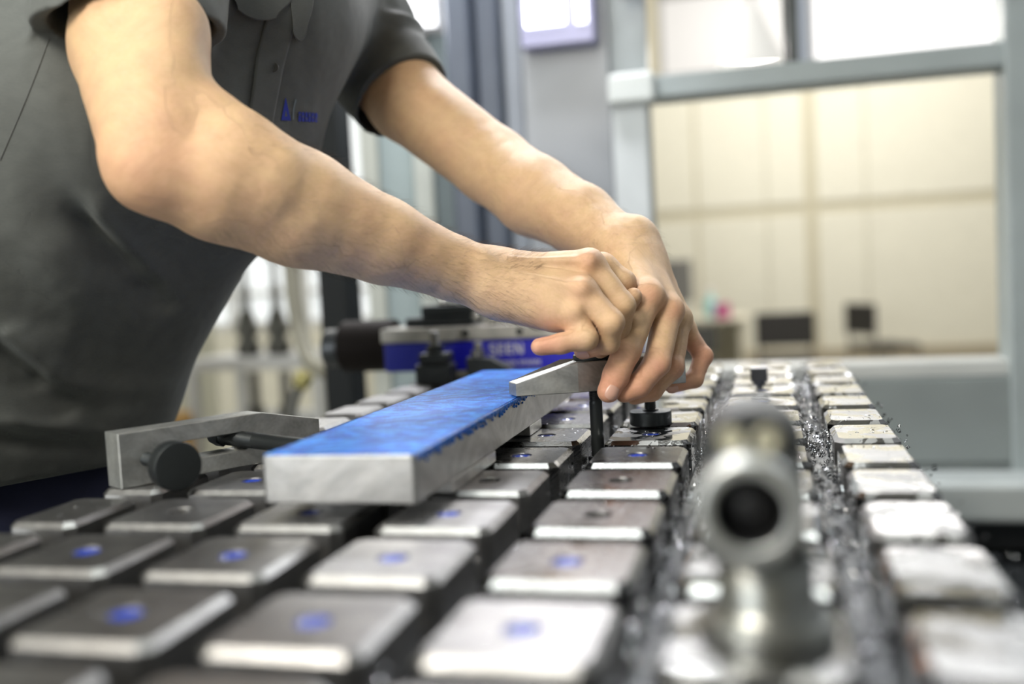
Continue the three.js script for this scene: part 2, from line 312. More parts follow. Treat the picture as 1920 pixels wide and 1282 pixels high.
const brightSteel = mat([0.62, 0.63, 0.62], 0.3, 1, { map: sized(steelTone, 0.2), bumpMap: sized(mill, 0.04), bumpScale: 0.00003 });
const groundSteel = mat([0.62, 0.635, 0.62], 0.50, 1, { map: sized(steelTone, 0.13), bumpMap: sized(mill, 0.025), bumpScale: 0.00002 });
const aluminium = mat([0.74, 0.74, 0.73], 0.36, 1, { map: sized(steelTone, 0.17), bumpMap: sized(mill, 0.06), bumpScale: 0.00006 });
const bluePlastic = mat([0.012, 0.05, 0.42], 0.16, 0, { clearcoat: 0.6, clearcoatRoughness: 0.08 });

function octagon(w, d, c) { return poly([[-w / 2 + c, -d / 2], [w / 2 - c, -d / 2], [w / 2, -d / 2 + c], [w / 2, d / 2 - c], [w / 2 - c, d / 2], [-w / 2 + c, d / 2], [-w / 2, d / 2 - c], [-w / 2, -d / 2 + c]]); }
function blockGeo(w, hole) {
  const s = octagon(w, BLK, 0.0065);
  const H = 0.034, b = 0.0036, rim = [];
  if (hole) { const h = new THREE.Path(); h.absarc(0, 0, 0.0094, 0, Math.PI * 2, true); s.holes.push(h); }
  if (!hole) return ext(s, H, b).rotateX(-Math.PI / 2).translate(0, -H, 0);
  // flat top with a clean hole, chamfered outside only
  const body = new THREE.Shape(octagon(w - 2 * b, BLK - 2 * b, 0.0050).getPoints()); body.holes.push(s.holes[0]);
  const top = new THREE.ShapeGeometry(body, 12).rotateX(-Math.PI / 2);
  const solid = ext(octagon(w, BLK, 0.0065), H, b).rotateX(-Math.PI / 2).translate(0, -H, 0).toNonIndexed();
  const p = solid.attributes.position, n = solid.attributes.normal, u = solid.attributes.uv, P = [], N = [], U = [];
  for (let i = 0; i < p.count; i += 3) {                 // everything but the lid
    if (n.getY(i) > 0.99 && p.getY(i) > -1e-5) continue;
    for (let k = i; k < i + 3; k++) { P.push(p.getX(k), p.getY(k), p.getZ(k)); N.push(n.getX(k), n.getY(k), n.getZ(k)); U.push(u.getX(k), u.getY(k)); }
  }
  const g = new THREE.BufferGeometry();
  g.setAttribute('position', new THREE.Float32BufferAttribute(P, 3)); g.setAttribute('normal', new THREE.Float32BufferAttribute(N, 3)); g.setAttribute('uv', new THREE.Float32BufferAttribute(U, 2));
  const bore = lathe([[0.0094, 0], [0.0088, -0.0006], [0.0088, -0.016], [0.0001, -0.016]], 28);
  return mergeGeometries([plain(g), plain(top), plain(bore)]);
}
{
  const t = thing('fixture_table', 'large steel fixture table of chamfered square blocks with slots between them', 'table', [-0.2, 0, -0.95]);
  const o = [0.2, 0, 0.95], geoHole = blockGeo(0.078, true), geoEdge = blockGeo(0.054, false);
  const plug = lathe([[0.0001, -0.0014], [0.0026, -0.0014], [0.003, -0.0022], [0.0046, -0.0024], [0.0056, -0.0012], [0.0078, -0.0009], [0.0087, -0.0018], [0.0087, -0.012], [0.0001, -0.012]], 24);
  const open = new Set(['4_2', '4_3', '1_2', '2_3', '4_7', '3_3', '5_4']);
  part('bed', box(-0.53, 0.112, T - 0.12, T - 0.0345, -1.60, -0.25, 0.003).translate(...o), darkSteel, t);
  part('pedestal', box(-0.46, 0.05, 0.02, T - 0.122, -1.45, -0.4, 0.01).translate(...o), darkSteel, t);
  for (let r = -1; r <= 11; r++) COLS.forEach(([a, b], c) => {
    const edge = c === 0 || c === 6, z = -(ROW0 + ROWP * r + BLK / 2);
    const m = c === 6 ? steelPatchy[(r + 1) % 3] : c === 5 ? steelWet[(r + 1 + c) % 3] : c === 4 ? (r <= 0 ? steelHaze : r >= 5 ? steelWet[(r + 3) % 3] : steelDamp) : c === 3 && r > 3 ? steelDamp : steelDry;
    const k = part('block', edge ? geoEdge : geoHole, m, t);
    k.position.set((a + b) / 2 + o[0], T - 0.0004 * rnd(), z + o[2]);
    if (edge && rnd() < 0.5) k.rotation.y = Math.PI;
    if (!edge && !open.has(c + '_' + r)) part('hole_plug', plug, bluePlastic, k, r === 0 && c === 2 ? 'blue plastic hole plug' : undefined);
  });
}

// ---- the aluminium workpiece with its blue marking paint
{
  const x0 = -0.333, x1 = -0.2225, z0 = -1.134, z1 = -0.598, y0 = T + 0.010, y1 = T + 0.0425;
  const w = thing('workpiece_bar', 'long aluminium bar painted bright blue on its upper face', 'metal bar', [(x0 + x1) / 2, y0, (z0 + z1) / 2]);
  const W = x1 - x0, L = z1 - z0, H = y1 - y0;
  const body = ext(poly([[-W / 2 + 0.003, -L / 2], [W / 2 - 0.003, -L / 2], [W / 2, -L / 2 + 0.003], [W / 2, L / 2 - 0.0035], [W / 2 - 0.0035, L / 2], [-W / 2 + 0.004, L / 2], [-W / 2, L / 2 - 0.004], [-W / 2, -L / 2 + 0.003]]), H, 0.0012).rotateX(-Math.PI / 2);
  const alu = mat([0.56, 0.555, 0.54], 0.34, 1, { map: sized(steelTone, 0.17), bumpMap: sized(tex(512, 512, (u, v) => { const l = 0.5 + 0.35 * loop(u * 12, v, 34, 4) + 0.2 * loop(u, v * 5, 50, 6); return [l, l, l]; }), 0.05), bumpScale: 0.00012 });
  part('bar', body, alu, w);
  // paint: a thin coat with a ragged edge, brush streaks along the bar
  const streak = tex(512, 1024, (u, v) => {
    const s = loop(u, v, 10, 3) + 0.5 * loop(u * 3, v, 22, 6) + 0.35 * loop(u, v * 3, 60, 1), thin = sstep(0.25, 0.75, 0.5 + 0.75 * loop(u, v, 12, 21) + 0.35 * s), k = 0.82 + 0.2 * s;
    return [(0.02 + 0.15 * thin) * k, (0.39 + 0.17 * thin) * k, (0.88 + 0.08 * thin) * k];
  }, true);
  const paintBump = tex(512, 512, (u, v) => { const l = 0.5 + 0.3 * loop(u * 8, v, 30, 2) + 0.3 * loop(u, v, 24, 5) + 0.15 * loop(u, v, 90, 7); return [l, l, l]; });
  const paint = mat([1, 1, 1], 0.36, 0, { map: sized(streak, 0.14), bumpMap: sized(paintBump, 0.08), bumpScale: 0.000008, specularIntensity: 0.3 });
  const edge = [];
  for (let i = 0; i <= 60; i++) edge.push([-W / 2 + 0.0022 + W * i / 60 * 0.965, -L / 2 + 0.0018 + 0.0012 * rnd()]);
  for (let i = 0; i <= 260; i++) edge.push([W / 2 - 0.0012 - 0.0004 * rnd(), -L / 2 + 0.004 + (L - 0.008) * i / 260]);
  for (let i = 0; i <= 40; i++) edge.push([W / 2 - 0.003 - (W - 0.006) * i / 40, L / 2 - 0.002 - 0.001 * rnd()]);
  part('paint', ext(poly(edge), 0.0009, 0.0002).rotateX(-Math.PI / 2).translate(0, H - 0.0002, 0), paint, w, 'bright blue marking paint');
  const side = [[-L / 2 + 0.004, H + 0.0004]];
  for (let i = 0; i <= 330; i++) { const q = i / 330, z = -L / 2 + 0.004 + (L - 0.007) * q; side.push([z, H - 0.0028 - 0.0022 * fbm(z * 60, 3.1, 0, 3) - 0.0035 * Math.max(0, fbm(z * 240, 1.7, 4, 3)) - 0.0012 * rnd()]); }
  side.push([L / 2 - 0.003, H + 0.0004]);
  const sideGeo = ext(poly(side), 0.0011, 0.0003);
  // shape (x: along the bar, away from the camera first) turned so that it lies on the right flank
  part('paint_edge', sideGeo.rotateY(-Math.PI / 2).translate(W / 2 + 0.0008, 0, 0), paint, w, 'ragged lower edge of the blue paint');
  const lumps = [];
  for (let i = 0; i < 190; i++) { const z = rr(-L / 2 + 0.02, L / 2 - 0.01), s = rr(0.0006, 0.0017); lumps.push(new THREE.IcosahedronGeometry(s, 1).scale(0.6, 1, 1.5).translate(W / 2 + 0.0006, H - rr(0.0005, 0.0065), z)); }
  const lump = part('paint_crumbs', lumps, paint, w); lump.userData.kind = 'stuff';
  // two parallels carry the bar
  for (const [za, zb] of [[-0.79, -0.672], [-0.965, -0.915]]) {
    const p = thing('support_parallel', za > -0.8 ? 'ground steel parallel under the near half of the blue bar' : 'ground steel parallel under the blue bar below the raised clamp', 'steel block', [(x0 + x1) / 2, T, (za + zb) / 2]);
    part('parallel', box(-W / 2 + 0.002, W / 2 - 0.0005, 0.0004, 0.0099, (za - zb) / 2, (zb - za) / 2, 0.0008), aluminium, p);
  }
}

// ---- strap clamps: a tapered steel bar with a slot, a stud with nut, and a screw with a round foot
function strap(len, wide, thick, tipW, tipT, taper, slot) {
  const s = poly([[0, -tipW / 2], [taper, -wide / 2], [len, -wide / 2], [len, wide / 2], [taper, wide / 2], [0, tipW / 2]]);
  const h = new THREE.Path(), r = slot[2] / 2;
  h.moveTo(slot[0] + r, -r); h.lineTo(slot[1] - r, -r); h.absarc(slot[1] - r, 0, r, -Math.PI / 2, Math.PI / 2, false); h.lineTo(slot[0] + r, r); h.absarc(slot[0] + r, 0, r, Math.PI / 2, Math.PI * 1.5, false);
  s.holes.push(h);
  const g = ext(s, thick, 0.0006).rotateX(-Math.PI / 2).toNonIndexed(), p = g.attributes.position;
  for (let i = 0; i < p.count; i++) if (p.getY(i) > thick * 0.5) p.setY(i, p.getY(i) - (thick - tipT) * Math.max(0, 1 - p.getX(i) / taper));   // the nose slopes down
  g.computeVertexNormals();
  return boxUV(g);
}
const footScrew = (stem, r = 0.0056, R = 0.0195) => [threaded(r, stem, 0.0016), lathe([[0.0001, -0.003], [R - 0.0012, -0.003], [R, -0.0018], [R, 0.0098], [R - 0.0012, 0.011], [0.0085, 0.011], [0.0085, 0.0125], [0.0001, 0.0125]], 44)];
{
  // the one the worker is setting: nose on the blue bar, stud in the table slot
  const turn = 32 * Math.PI / 180, tipX = -0.2290, tipZ = -0.8800, y = T + 0.0440;
  const c = thing('strap_clamp', 'tapered steel strap clamp held by both hands with its nose on the blue bar', 'clamp', [tipX, y, tipZ], turn);
  const TH = 0.0275;
  part('strap', strap(0.165, 0.046, TH, 0.021, 0.0118, 0.056, [0.062, 0.104, 0.0135]), groundSteel, c);
  part('stud', [threaded(0.0062, 0.105, 0.00175, 0.054, 0.104).translate(0.0815, -0.066, 0), lathe([[0.0001, -0.072], [0.0095, -0.072], [0.0095, -0.0655], [0.0062, -0.0645]], 20).translate(0.0815, 0, 0)], blackOxide, c, 'black threaded stud');
  part('nut', [lathe([[0.0066, TH + 0.0002], [0.0185, TH + 0.0002], [0.0195, TH + 0.0012], [0.0195, TH + 0.0040], [0.0185, TH + 0.0052], [0.0115, TH + 0.0056], [0.0066, TH + 0.0056]], 40).translate(0.0815, 0, 0), new THREE.CylinderGeometry(0.0105, 0.0112, 0.012, 6).translate(0.0815, TH + 0.0112, 0)], blackOxide, c, 'black flanged nut');
  const f = part('foot_screw', footScrew(0.064, 0.0058, 0.0205).map((g) => g.translate(0.1470, -0.0405, -0.020)), blackOxide, c, 'black screw with a round foot');
}
{
  // the one lying on its edge at the left
  const turn = 57.7 * Math.PI / 180, tip = [-0.4041, T + 0.0228, -0.8389];
  const c = thing('strap_clamp', 'steel strap clamp lying on its edge at the table corner beside the bar', 'clamp', tip, 0);
  // laid on its side: strap's own x runs back towards the near end, its thickness points at the camera
  const g = strap(0.186, 0.0445, 0.0265, 0.018, 0.0125, 0.058, [0.070, 0.140, 0.0160]);
  const place = (q) => q.rotateX(Math.PI / 2).rotateY(Math.PI + turn);
  part('strap', place(g), groundSteel, c);
  part('foot_screw', footScrew(0.078, 0.0056, 0.0192).map((q) => place(q.translate(0.1640, -0.0560, 0.0015))), blackOxide, c, 'black screw with a round foot facing the camera');
  const here = vec(tip).negate(), s0 = V(-0.4850, 1.1250, -0.7905).add(here), s1 = V(-0.3550, 1.1235, -0.7300).add(here);
  part('stud', along(threaded(0.0070, s0.distanceTo(s1), 0.0020, 0.002, 0.066), s0, s1), blackOxide, c, 'black half threaded stud leaning out of the slot');
  part('nut', along(new THREE.CylinderGeometry(0.0088, 0.0088, 0.011, 6).translate(0, 0.010, 0), s0, s1), blackOxide, c);
}

// ---- the work stop in the foreground: black housing, steel nose tube, column on a base
{
  const c = thing('work_stop', 'black work stop with a bright round nose tube standing in front', 'work stop', [-0.0085, T, -0.4185]);
  const shape = new THREE.Shape(); shape.moveTo(-0.0215, 0.034); shape.lineTo(0.0215, 0.034); shape.lineTo(0.0215, 0.080); shape.absarc(0, 0.074, 0.0222, 0.27, Math.PI - 0.27, false); shape.closePath();
  part('housing', ext(shape, 0.052, 0.0018, 2).translate(0, 0, -0.038), mat([0.02, 0.022, 0.023], 0.5, 0.1), c);
  part('nose_tube', lathe([[0.0140, -0.052], [0.0196, -0.052], [0.0212, -0.046], [0.0212, 0.010], [0.0204, 0.0122], [0.0188, 0.0132], [0.0150, 0.0132], [0.0140, 0.0122], [0.0140, -0.052]], 48).rotateX(Math.PI / 2).translate(-0.0005, 0.0605, 0.026), mat([0.60, 0.62, 0.61], 0.38, 1), c, 'matt silver nose tube');
  part('bore', [lathe([[0.0001, 0], [0.0139, 0], [0.0139, 0.03], [0.0001, 0.03]], 32).rotateX(Math.PI / 2).translate(-0.0005, 0.0605, -0.002), lathe([[0.0139, -0.03], [0.0139, 0.0115], [0.0133, 0.0115], [0.0133, -0.03]], 40).rotateX(Math.PI / 2).translate(-0.0005, 0.0605, 0.026)], mat([0.012, 0.012, 0.013], 0.5), c, 'black core of the nose tube');
  for (const x of [-0.0072, 0.0066]) part('screw', lathe([[0.0001, 0.0030], [0.0022, 0.0030], [0.0024, 0.0040], [0.0048, 0.0040], [0.0052, 0.0030], [0.0052, 0], [0.0001, 0]], 22).rotateX(Math.PI / 2).translate(x, 0.0845, 0.0135), mat([0.42, 0.40, 0.30], 0.45, 0.6), c, 'pale brass cap screw');
  part('column', lathe([[0.0001, 0], [0.0275, 0], [0.0285, 0.001], [0.0285, 0.0065], [0.0275, 0.0075], [0.0225, 0.010], [0.0205, 0.016], [0.0205, 0.035], [0.0001, 0.035]], 48).translate(0.004, 0, -0.004), mat([0.36, 0.37, 0.35], 0.36, 1), c, 'polished steel column');
}
{
  const c = thing('tee_bolt', 'dark square headed bolt standing far back in the wet block column', 'bolt', [-0.0125, T, -1.235]);
  part('shank', threaded(0.0045, 0.026, 0.0016), blackOxide, c);
  part('head', [box(-0.010, 0.010, 0.010, 0.027, -0.008, 0.008, 0.0015), new THREE.CylinderGeometry(0.0075, 0.0075, 0.004, 20).translate(0, 0.008, 0)], mat([0.10, 0.105, 0.12], 0.35, 0.8), c);
}

// ---- coolant droplets and swarf
{
  const n = 900, g = new THREE.SphereGeometry(1, 10, 6).scale(1, 0.45, 1), m = new THREE.InstancedMesh(g, mat([0.95, 0.97, 1], 0.03, 0, { transmission: 1, thickness: 0.002, ior: 1.34 }), n), q = new THREE.Matrix4();
  for (let i = 0; i < n; i++) {
    const c = COLS[Math.floor(rnd() * 7)], r = Math.floor(rr(0, 9)), s = rr(0.0003, 0.0008) * (rnd() < 0.08 ? 1.7 : 1), fx = rr(0.08, 0.92), fz = rr(0.08, 0.92);
    q.compose(V(c[0] + fx * (c[1] - c[0]), T + 0.0001, -(ROW0 + ROWP * r + fz * BLK)), new THREE.Quaternion(), V(s * rr(0.8, 1.5), s, s * rr(0.8, 1.5)));
    m.setMatrixAt(i, q);
  }
  m.name = 'coolant_droplets'; shadows(m); m.userData.kind = 'stuff'; tag(m, 'tiny clear coolant droplets scattered over the steel blocks', 'droplets'); scene.add(m);
}
function curl(turns, R, w, rise) {                       // a ribbon of metal wound up
  const N = Math.round(turns * 11), P = [], tri = [];
  for (let i = 0; i <= N; i++) { const a = i / N * turns * 6.283, q = R * (1 - 0.35 * i / N); for (const s of [-1, 1]) P.push(q * Math.cos(a), rise * i / N + s * w / 2, q * Math.sin(a)); }
  for (let i = 0; i < N; i++) { const a = 2 * i; tri.push(a, a + 1, a + 2, a + 1, a + 3, a + 2); }
  const n0 = P.length / 3; for (let i = 0; i < n0; i++) { const f = 1.05; P.push(P[3 * i] * f, P[3 * i + 1], P[3 * i + 2] * f); }
  const m = tri.length; for (let i = 0; i < m; i += 3) tri.push(tri[i] + n0, tri[i + 2] + n0, tri[i + 1] + n0);
  const g = new THREE.BufferGeometry(); g.setAttribute('position', new THREE.Float32BufferAttribute(P, 3)); g.setIndex(tri); g.computeVertexNormals(); return g;
}
function swarf(name, label, n, spot, size, geo) {
  const m = new THREE.InstancedMesh(geo, mat([0.42, 0.43, 0.45], 0.13, 1), n), q = new THREE.Matrix4(), e = new THREE.Euler();
  for (let i = 0; i < n; i++) { const s = rr(size[0], size[1]); e.set(rr(0, 6.3), rr(0, 6.3), rr(0, 6.3)); q.compose(vec(spot(i)), new THREE.Quaternion().setFromEuler(e), V(s, s, s)); m.setMatrixAt(i, q); }
  m.name = numbered(name); shadows(m); m.userData.kind = 'stuff'; tag(m, label, 'metal chips'); scene.add(m);
}
swarf('swarf_curls', 'bright curled metal chips filling the slots beside the wet blocks', 1900, (i) => {
  const s = i % 20, lane = s < 9 ? [0.030, 0.052] : s < 16 ? [-0.070, -0.048] : s < 19 ? [0.104, 0.120] : [-0.170, -0.148], z = -rr(0.28, 1.58);
  return [rr(lane[0], lane[1]), T - 0.033 + 0.030 * Math.pow(rnd(), 1.6) * (s < 9 ? 1 : 0.85), z];
}, [0.25, 0.75], curl(1.6, 0.0032, 0.0016, 0.005));
swarf('swarf_slivers', 'small metal slivers scattered over the wet blocks', 260, (i) => { const c = COLS[5 + (i % 2)]; return [rr(c[0], c[1]), T + 0.0006, -rr(0.38, 1.5)]; }, [0.25, 0.6], curl(0.4, 0.005, 0.0012, 0.001));
swarf('swarf_curls', 'metal chips lying in the dark pan right of the table', 1500, () => [rr(0.16, 0.93), T - 0.478 + 0.012 * rnd(), -rr(0.2, 2.22)], [0.6, 1.6], curl(1.6, 0.0032, 0.0016, 0.005));

// ================================================================== the worker
{
  const HA = 0.03;                                        // both hands stand this much further than first measured
  const skinTone = tex(512, 512, (u, v) => { const a = loop(u, v, 9, 2), b = loop(u, v, 34, 6), c = loop(u, v, 110, 3); const l = 0.93 + 0.07 * a + 0.06 * b + 0.05 * c; return [l, l * (0.985 + 0.03 * a), l * (0.97 + 0.05 * b)]; });
  const skinBump = tex(512, 512, (u, v) => { const c = 0.5 + 0.28 * loop(u, v, 100, 3) + 0.2 * loop(u, v * 2, 60, 8) + 0.2 * (rnd() - 0.5); return [c, c, c]; });
  const skin = mat([1, 1, 1], 0.46, 0, { vertexColors: true, map: sized(skinTone, 0.11), bumpMap: sized(skinBump, 0.022), bumpScale: 0.00026, sheen: 0.25, sheenColor: C(1, 0.75, 0.6), sheenRoughness: 0.5, specularIntensity: 0.8 });

  // ---------- right arm: the near one. A point is a pixel of the survey with its distance, turned into metres
  const rWrist = [-0.2423, 1.2507, -0.8771];
  const armR = blend(0.008,
    cone([-0.5664, 1.6206, -0.8628], [-0.4937, 1.4568, -0.7356], 0.062, 0.0530),
    cone([-0.4937, 1.4568, -0.7356], [-0.4575, 1.3746, -0.6977], 0.0530, 0.0450), cone([-0.4486, 1.4125, -0.7079], [-0.3859, 1.3376, -0.7343], 0.026, 0.040),
    cone([-0.4573, 1.3585, -0.6946], [-0.4188, 1.3458, -0.7264], 0.0405, 0.0525),
    cone([-0.4188, 1.3458, -0.7264], [-0.3743, 1.3192, -0.7650], 0.0525, 0.0478),
    cone([-0.3743, 1.3192, -0.7650], [-0.3192, 1.2894, -0.8123], 0.0478, 0.0362),
    cone([-0.3192, 1.2894, -0.8123], [-0.2713, 1.2630, -0.8549], 0.0362, 0.0280),
    cone([-0.2713, 1.2630, -0.8549], [-0.2423, 1.2507, -0.8771], 0.0280, 0.0262));
  const elbowR = ball([-0.4543, 1.3481, -0.6812], 0.025), bicepsR = cone([-0.4595, 1.4678, -0.7245], [-0.4519, 1.4324, -0.7084], 0.031, 0.027), ulnaR = ball([-0.2487, 1.2671, -0.8517], 0.0105);
  const palmR = blend(0.013,
    cone([-0.2343, 1.2377, -0.8596], [-0.1655, 1.2167, -0.8593], 0.0185, 0.0138),
    cone([-0.2348, 1.2458, -0.8631], [-0.1579, 1.2368, -0.8648], 0.0185, 0.0140),
    cone([-0.2353, 1.2552, -0.8761], [-0.1543, 1.2595, -0.8890], 0.0185, 0.0142),
    cone([-0.2372, 1.2590, -0.8935], [-0.1482, 1.2565, -0.9225], 0.0165, 0.0140),
    cone([-0.2254, 1.2331, -0.8719], [-0.1829, 1.2191, -0.8654], 0.0200, 0.0165),
    cone([-0.2302, 1.2421, -0.9024], [-0.1822, 1.2191, -0.9235], 0.0170, 0.0150));
  const knuckR = [ball([-0.1519, 1.2641, -0.8765], 0.0075), ball([-0.1547, 1.2398, -0.8534], 0.0075), ball([-0.1615, 1.2199, -0.8492], 0.0062)];
  const tendR = [cone([-0.2184, 1.2673, -0.8616], [-0.1538, 1.2642, -0.8760], 0.0024, 0.0030), cone([-0.2141, 1.2558, -0.8516], [-0.1565, 1.2399, -0.8529], 0.0020, 0.0026), cone([-0.2112, 1.2718, -0.8835], [-0.1490, 1.2640, -0.9114], 0.0022, 0.0028)];
  const fingersR = [
    chain(0.004, [[[-0.1651, 1.2166, -0.8625], 0.0118], [[-0.1532, 1.1964, -0.8487], 0.0104], [[-0.1739, 1.1930, -0.8431], 0.0086], [[-0.1918, 1.1912, -0.8383], 0.0078]]),
    chain(0.004, [[[-0.1574, 1.2368, -0.8649], 0.0128], [[-0.1315, 1.2090, -0.8572], 0.0112], [[-0.1367, 1.1907, -0.8670], 0.0098], [[-0.1616, 1.1836, -0.8766], 0.0080]]),
    chain(0.004, [[[-0.1534, 1.2604, -0.8893], 0.0130], [[-0.1255, 1.2219, -0.8845], 0.0118], [[-0.1312, 1.1941, -0.8956], 0.0102], [[-0.1501, 1.1819, -0.9033], 0.0085]]),
    chain(0.004, [[[-0.1473, 1.2560, -0.9227], 0.0130], [[-0.1286, 1.2417, -0.9203], 0.0118], [[-0.1295, 1.2105, -0.9313], 0.0100], [[-0.1431, 1.1867, -0.9334], 0.0085]]),
    chain(0.005, [[[-0.1822, 1.2191, -0.9235], 0.0140], [[-0.1523, 1.2078, -0.9242], 0.0118], [[-0.1295, 1.2135, -0.9108], 0.0098], [[-0.1174, 1.2289, -0.9057], 0.0082]])];
  const jointR = [ball([-0.1241, 1.2219, -0.8817], 0.0090), ball([-0.1302, 1.2086, -0.8544], 0.0086), ball([-0.1514, 1.1958, -0.8439], 0.0082)];
  const skinR = (x, y, z) => {
    let d = armR(x, y, z);
    d = smin(d, elbowR(x, y, z), 0.025); d = smin(d, bicepsR(x, y, z), 0.02);
    if (d > 0.30) return d - 0.04;
    d = smin(d, ulnaR(x, y, z), 0.012);
    let p = smin(d, palmR(x, y, z), 0.022);
    for (const k of knuckR) p = smin(p, k(x, y, z), 0.010);
    for (const k of tendR) p = smin(p, k(x, y, z), 0.005);
    let o = p;
    fingersR.forEach((f, i) => { let q = f(x, y, z); if (i < 2) q = smin(q, jointR[2 - i](x, y, z), 0.004); o = Math.min(o, smin(p, q, i === 4 ? 0.007 : 0.0065)); });
    return o + 0.0008 * fbm(x * 45, y * 45, z * 45, 2);
  };

  // ---------- left arm: the far one
  const armL = blend(0.010,
    cone([-0.5184, 1.6022, -1.2362], [-0.4191, 1.4736, -1.1752], 0.064, 0.0490),
    cone([-0.4191, 1.4736, -1.1752], [-0.3045, 1.3818, -1.1362], 0.0490, 0.0445),
    cone([-0.3045, 1.3818, -1.1362], [-0.2464, 1.3402, -1.0914], 0.0440, 0.0440),
    cone([-0.2464, 1.3402, -1.0914], [-0.1895, 1.3089, -1.0521], 0.0440, 0.0372),
    cone([-0.1895, 1.3089, -1.0521], [-0.1445, 1.2774, -1.0150], 0.0372, 0.0300),
    cone([-0.1445, 1.2774, -1.0150], [-0.1294, 1.2614, -1.0022], 0.0300, 0.0265));
  const ulnaL = ball([-0.1238, 1.2923, -1.0110], 0.012);
  const palmL = blend(0.012,
    cone([-0.1358, 1.2682, -0.9959], [-0.1070, 1.2274, -0.9331], 0.0200, 0.0150),
    cone([-0.1270, 1.2720, -1.0036], [-0.0915, 1.2129, -0.9506], 0.0195, 0.0148),
    cone([-0.1229, 1.2746, -1.0152], [-0.0852, 1.2030, -0.9785], 0.0185, 0.0140),
    cone([-0.1226, 1.2719, -1.0254], [-0.0831, 1.1919, -1.0041], 0.0165, 0.0128));
  const thumbL = chain(0.006, [[[-0.1274, 1.2558, -1.0230], 0.0175], [[-0.1267, 1.2013, -1.0194], 0.0140], [[-0.1381, 1.1701, -1.0039], 0.0105], [[-0.1426, 1.1499, -0.9910], 0.0088]]);
  const fingersL = [
    chain(0.004, [[[-0.1089, 1.2275, -0.9326], 0.0148], [[-0.1244, 1.1813, -0.8944], 0.0130], [[-0.1334, 1.1600, -0.8833], 0.0116], [[-0.1399, 1.1460, -0.8775], 0.0102]]),
    chain(0.004, [[[-0.0915, 1.2129, -0.9506], 0.0138], [[-0.0995, 1.1672, -0.9122], 0.0122], [[-0.1150, 1.1488, -0.8966], 0.0106], [[-0.1271, 1.1430, -0.8910], 0.0092]]),
    chain(0.004, [[[-0.0847, 1.2030, -0.9786], 0.0125], [[-0.0893, 1.1600, -0.9413], 0.0112], [[-0.1065, 1.1407, -0.9210], 0.0096], [[-0.1212, 1.1373, -0.9107], 0.0083]]),
    chain(0.004, [[[-0.0816, 1.1918, -1.0045], 0.0108], [[-0.0633, 1.1646, -0.9970], 0.0090], [[-0.0715, 1.1431, -0.9830], 0.0082], [[-0.0920, 1.1392, -0.9671], 0.0076]])];
  const knuckL = [ball([-0.1060, 1.2290, -0.9294], 0.0085), ball([-0.0888, 1.2134, -0.9493], 0.0078), ball([-0.0826, 1.2029, -0.9781], 0.0066)];
  const jointL = [ball([-0.1228, 1.1818, -0.8938], 0.0090), ball([-0.0979, 1.1672, -0.9116], 0.0088), ball([-0.0877, 1.1610, -0.9407], 0.0082), ball([-0.0617, 1.1646, -0.9963], 0.0076)];
  const tendL = [cone([-0.1177, 1.2557, -0.9655], [-0.1027, 1.2296, -0.9220], 0.0024, 0.0028), cone([-0.1082, 1.2551, -0.9814], [-0.0856, 1.2151, -0.9419], 0.0022, 0.0028), cone([-0.0992, 1.2492, -0.9936], [-0.0796, 1.2041, -0.9727], 0.0022, 0.0026), cone([-0.1085, 1.2806, -1.0089], [-0.0894, 1.2382, -0.9954], 0.0020, 0.0020)];
  const skinL = (x, y, z) => {
    let d = armL(x, y, z);
    if (d > 0.30) return d - 0.04;
    d = smin(d, ulnaL(x, y, z), 0.014);
    let p = smin(d, palmL(x, y, z), 0.022);
    for (const k of knuckL) p = smin(p, k(x, y, z), 0.010);
    for (const k of tendL) p = smin(p, k(x, y, z), 0.005);
    let o = smin(p, thumbL(x, y, z), 0.012);
    fingersL.forEach((f, i) => { const q = smin(f(x, y, z), jointL[i](x, y, z), 0.004); o = Math.min(o, smin(p, q, 0.0065)); });
    return o + 0.0008 * fbm(x * 45, y * 45, z * 45, 2);
  };

  // ---------- torso under the shirt, neck and head
  const ax = V(0.10, -0.03, -0.34).normalize().multiplyScalar(0.072);             // towards his left side
  const two = (a, b, ra, rb) => { const A = vec(a), B = vec(b); return blend(0.03, cone(A.clone().add(ax), B.clone().add(ax), ra, rb), cone(A.clone().sub(ax), B.clone().sub(ax), ra, rb), cone(A, B, ra, rb)); };
  const trunk = blend(0.03, two([-0.8349, 1.0462, -0.8619], [-0.7780, 1.1801, -0.8705], 0.112, 0.112), two([-0.7780, 1.1801, -0.8705], [-0.7194, 1.2964, -0.8834], 0.112, 0.110), two([-0.7194, 1.2964, -0.8834], [-0.6224, 1.4309, -0.9127], 0.112, 0.118), two([-0.6224, 1.4309, -0.9127], [-0.5546, 1.5485, -0.9643], 0.118, 0.085));
  const shoulders = blend(0.05, cone([-0.5375, 1.5614, -0.9800], [-0.5583, 1.6117, -0.8695], 0.085, 0.068), cone([-0.5375, 1.5614, -0.9800], [-0.5208, 1.6068, -1.2256], 0.085, 0.072));
  const neck = cone([-0.5198, 1.5944, -0.9869], [-0.4666, 1.6718, -0.9854], 0.060, 0.054);
  const hc = vec([-0.4311, 1.7130, -0.9870]);
  const fwd = V(0.80, -0.42, -0.25).normalize(), up = V(0.42, 0.86, 0.12).normalize(), sd = fwd.clone().cross(up).normalize();
  const hp = (f, u, s) => hc.clone().addScaledVector(fwd, f).addScaledVector(up, u).addScaledVector(sd, s);
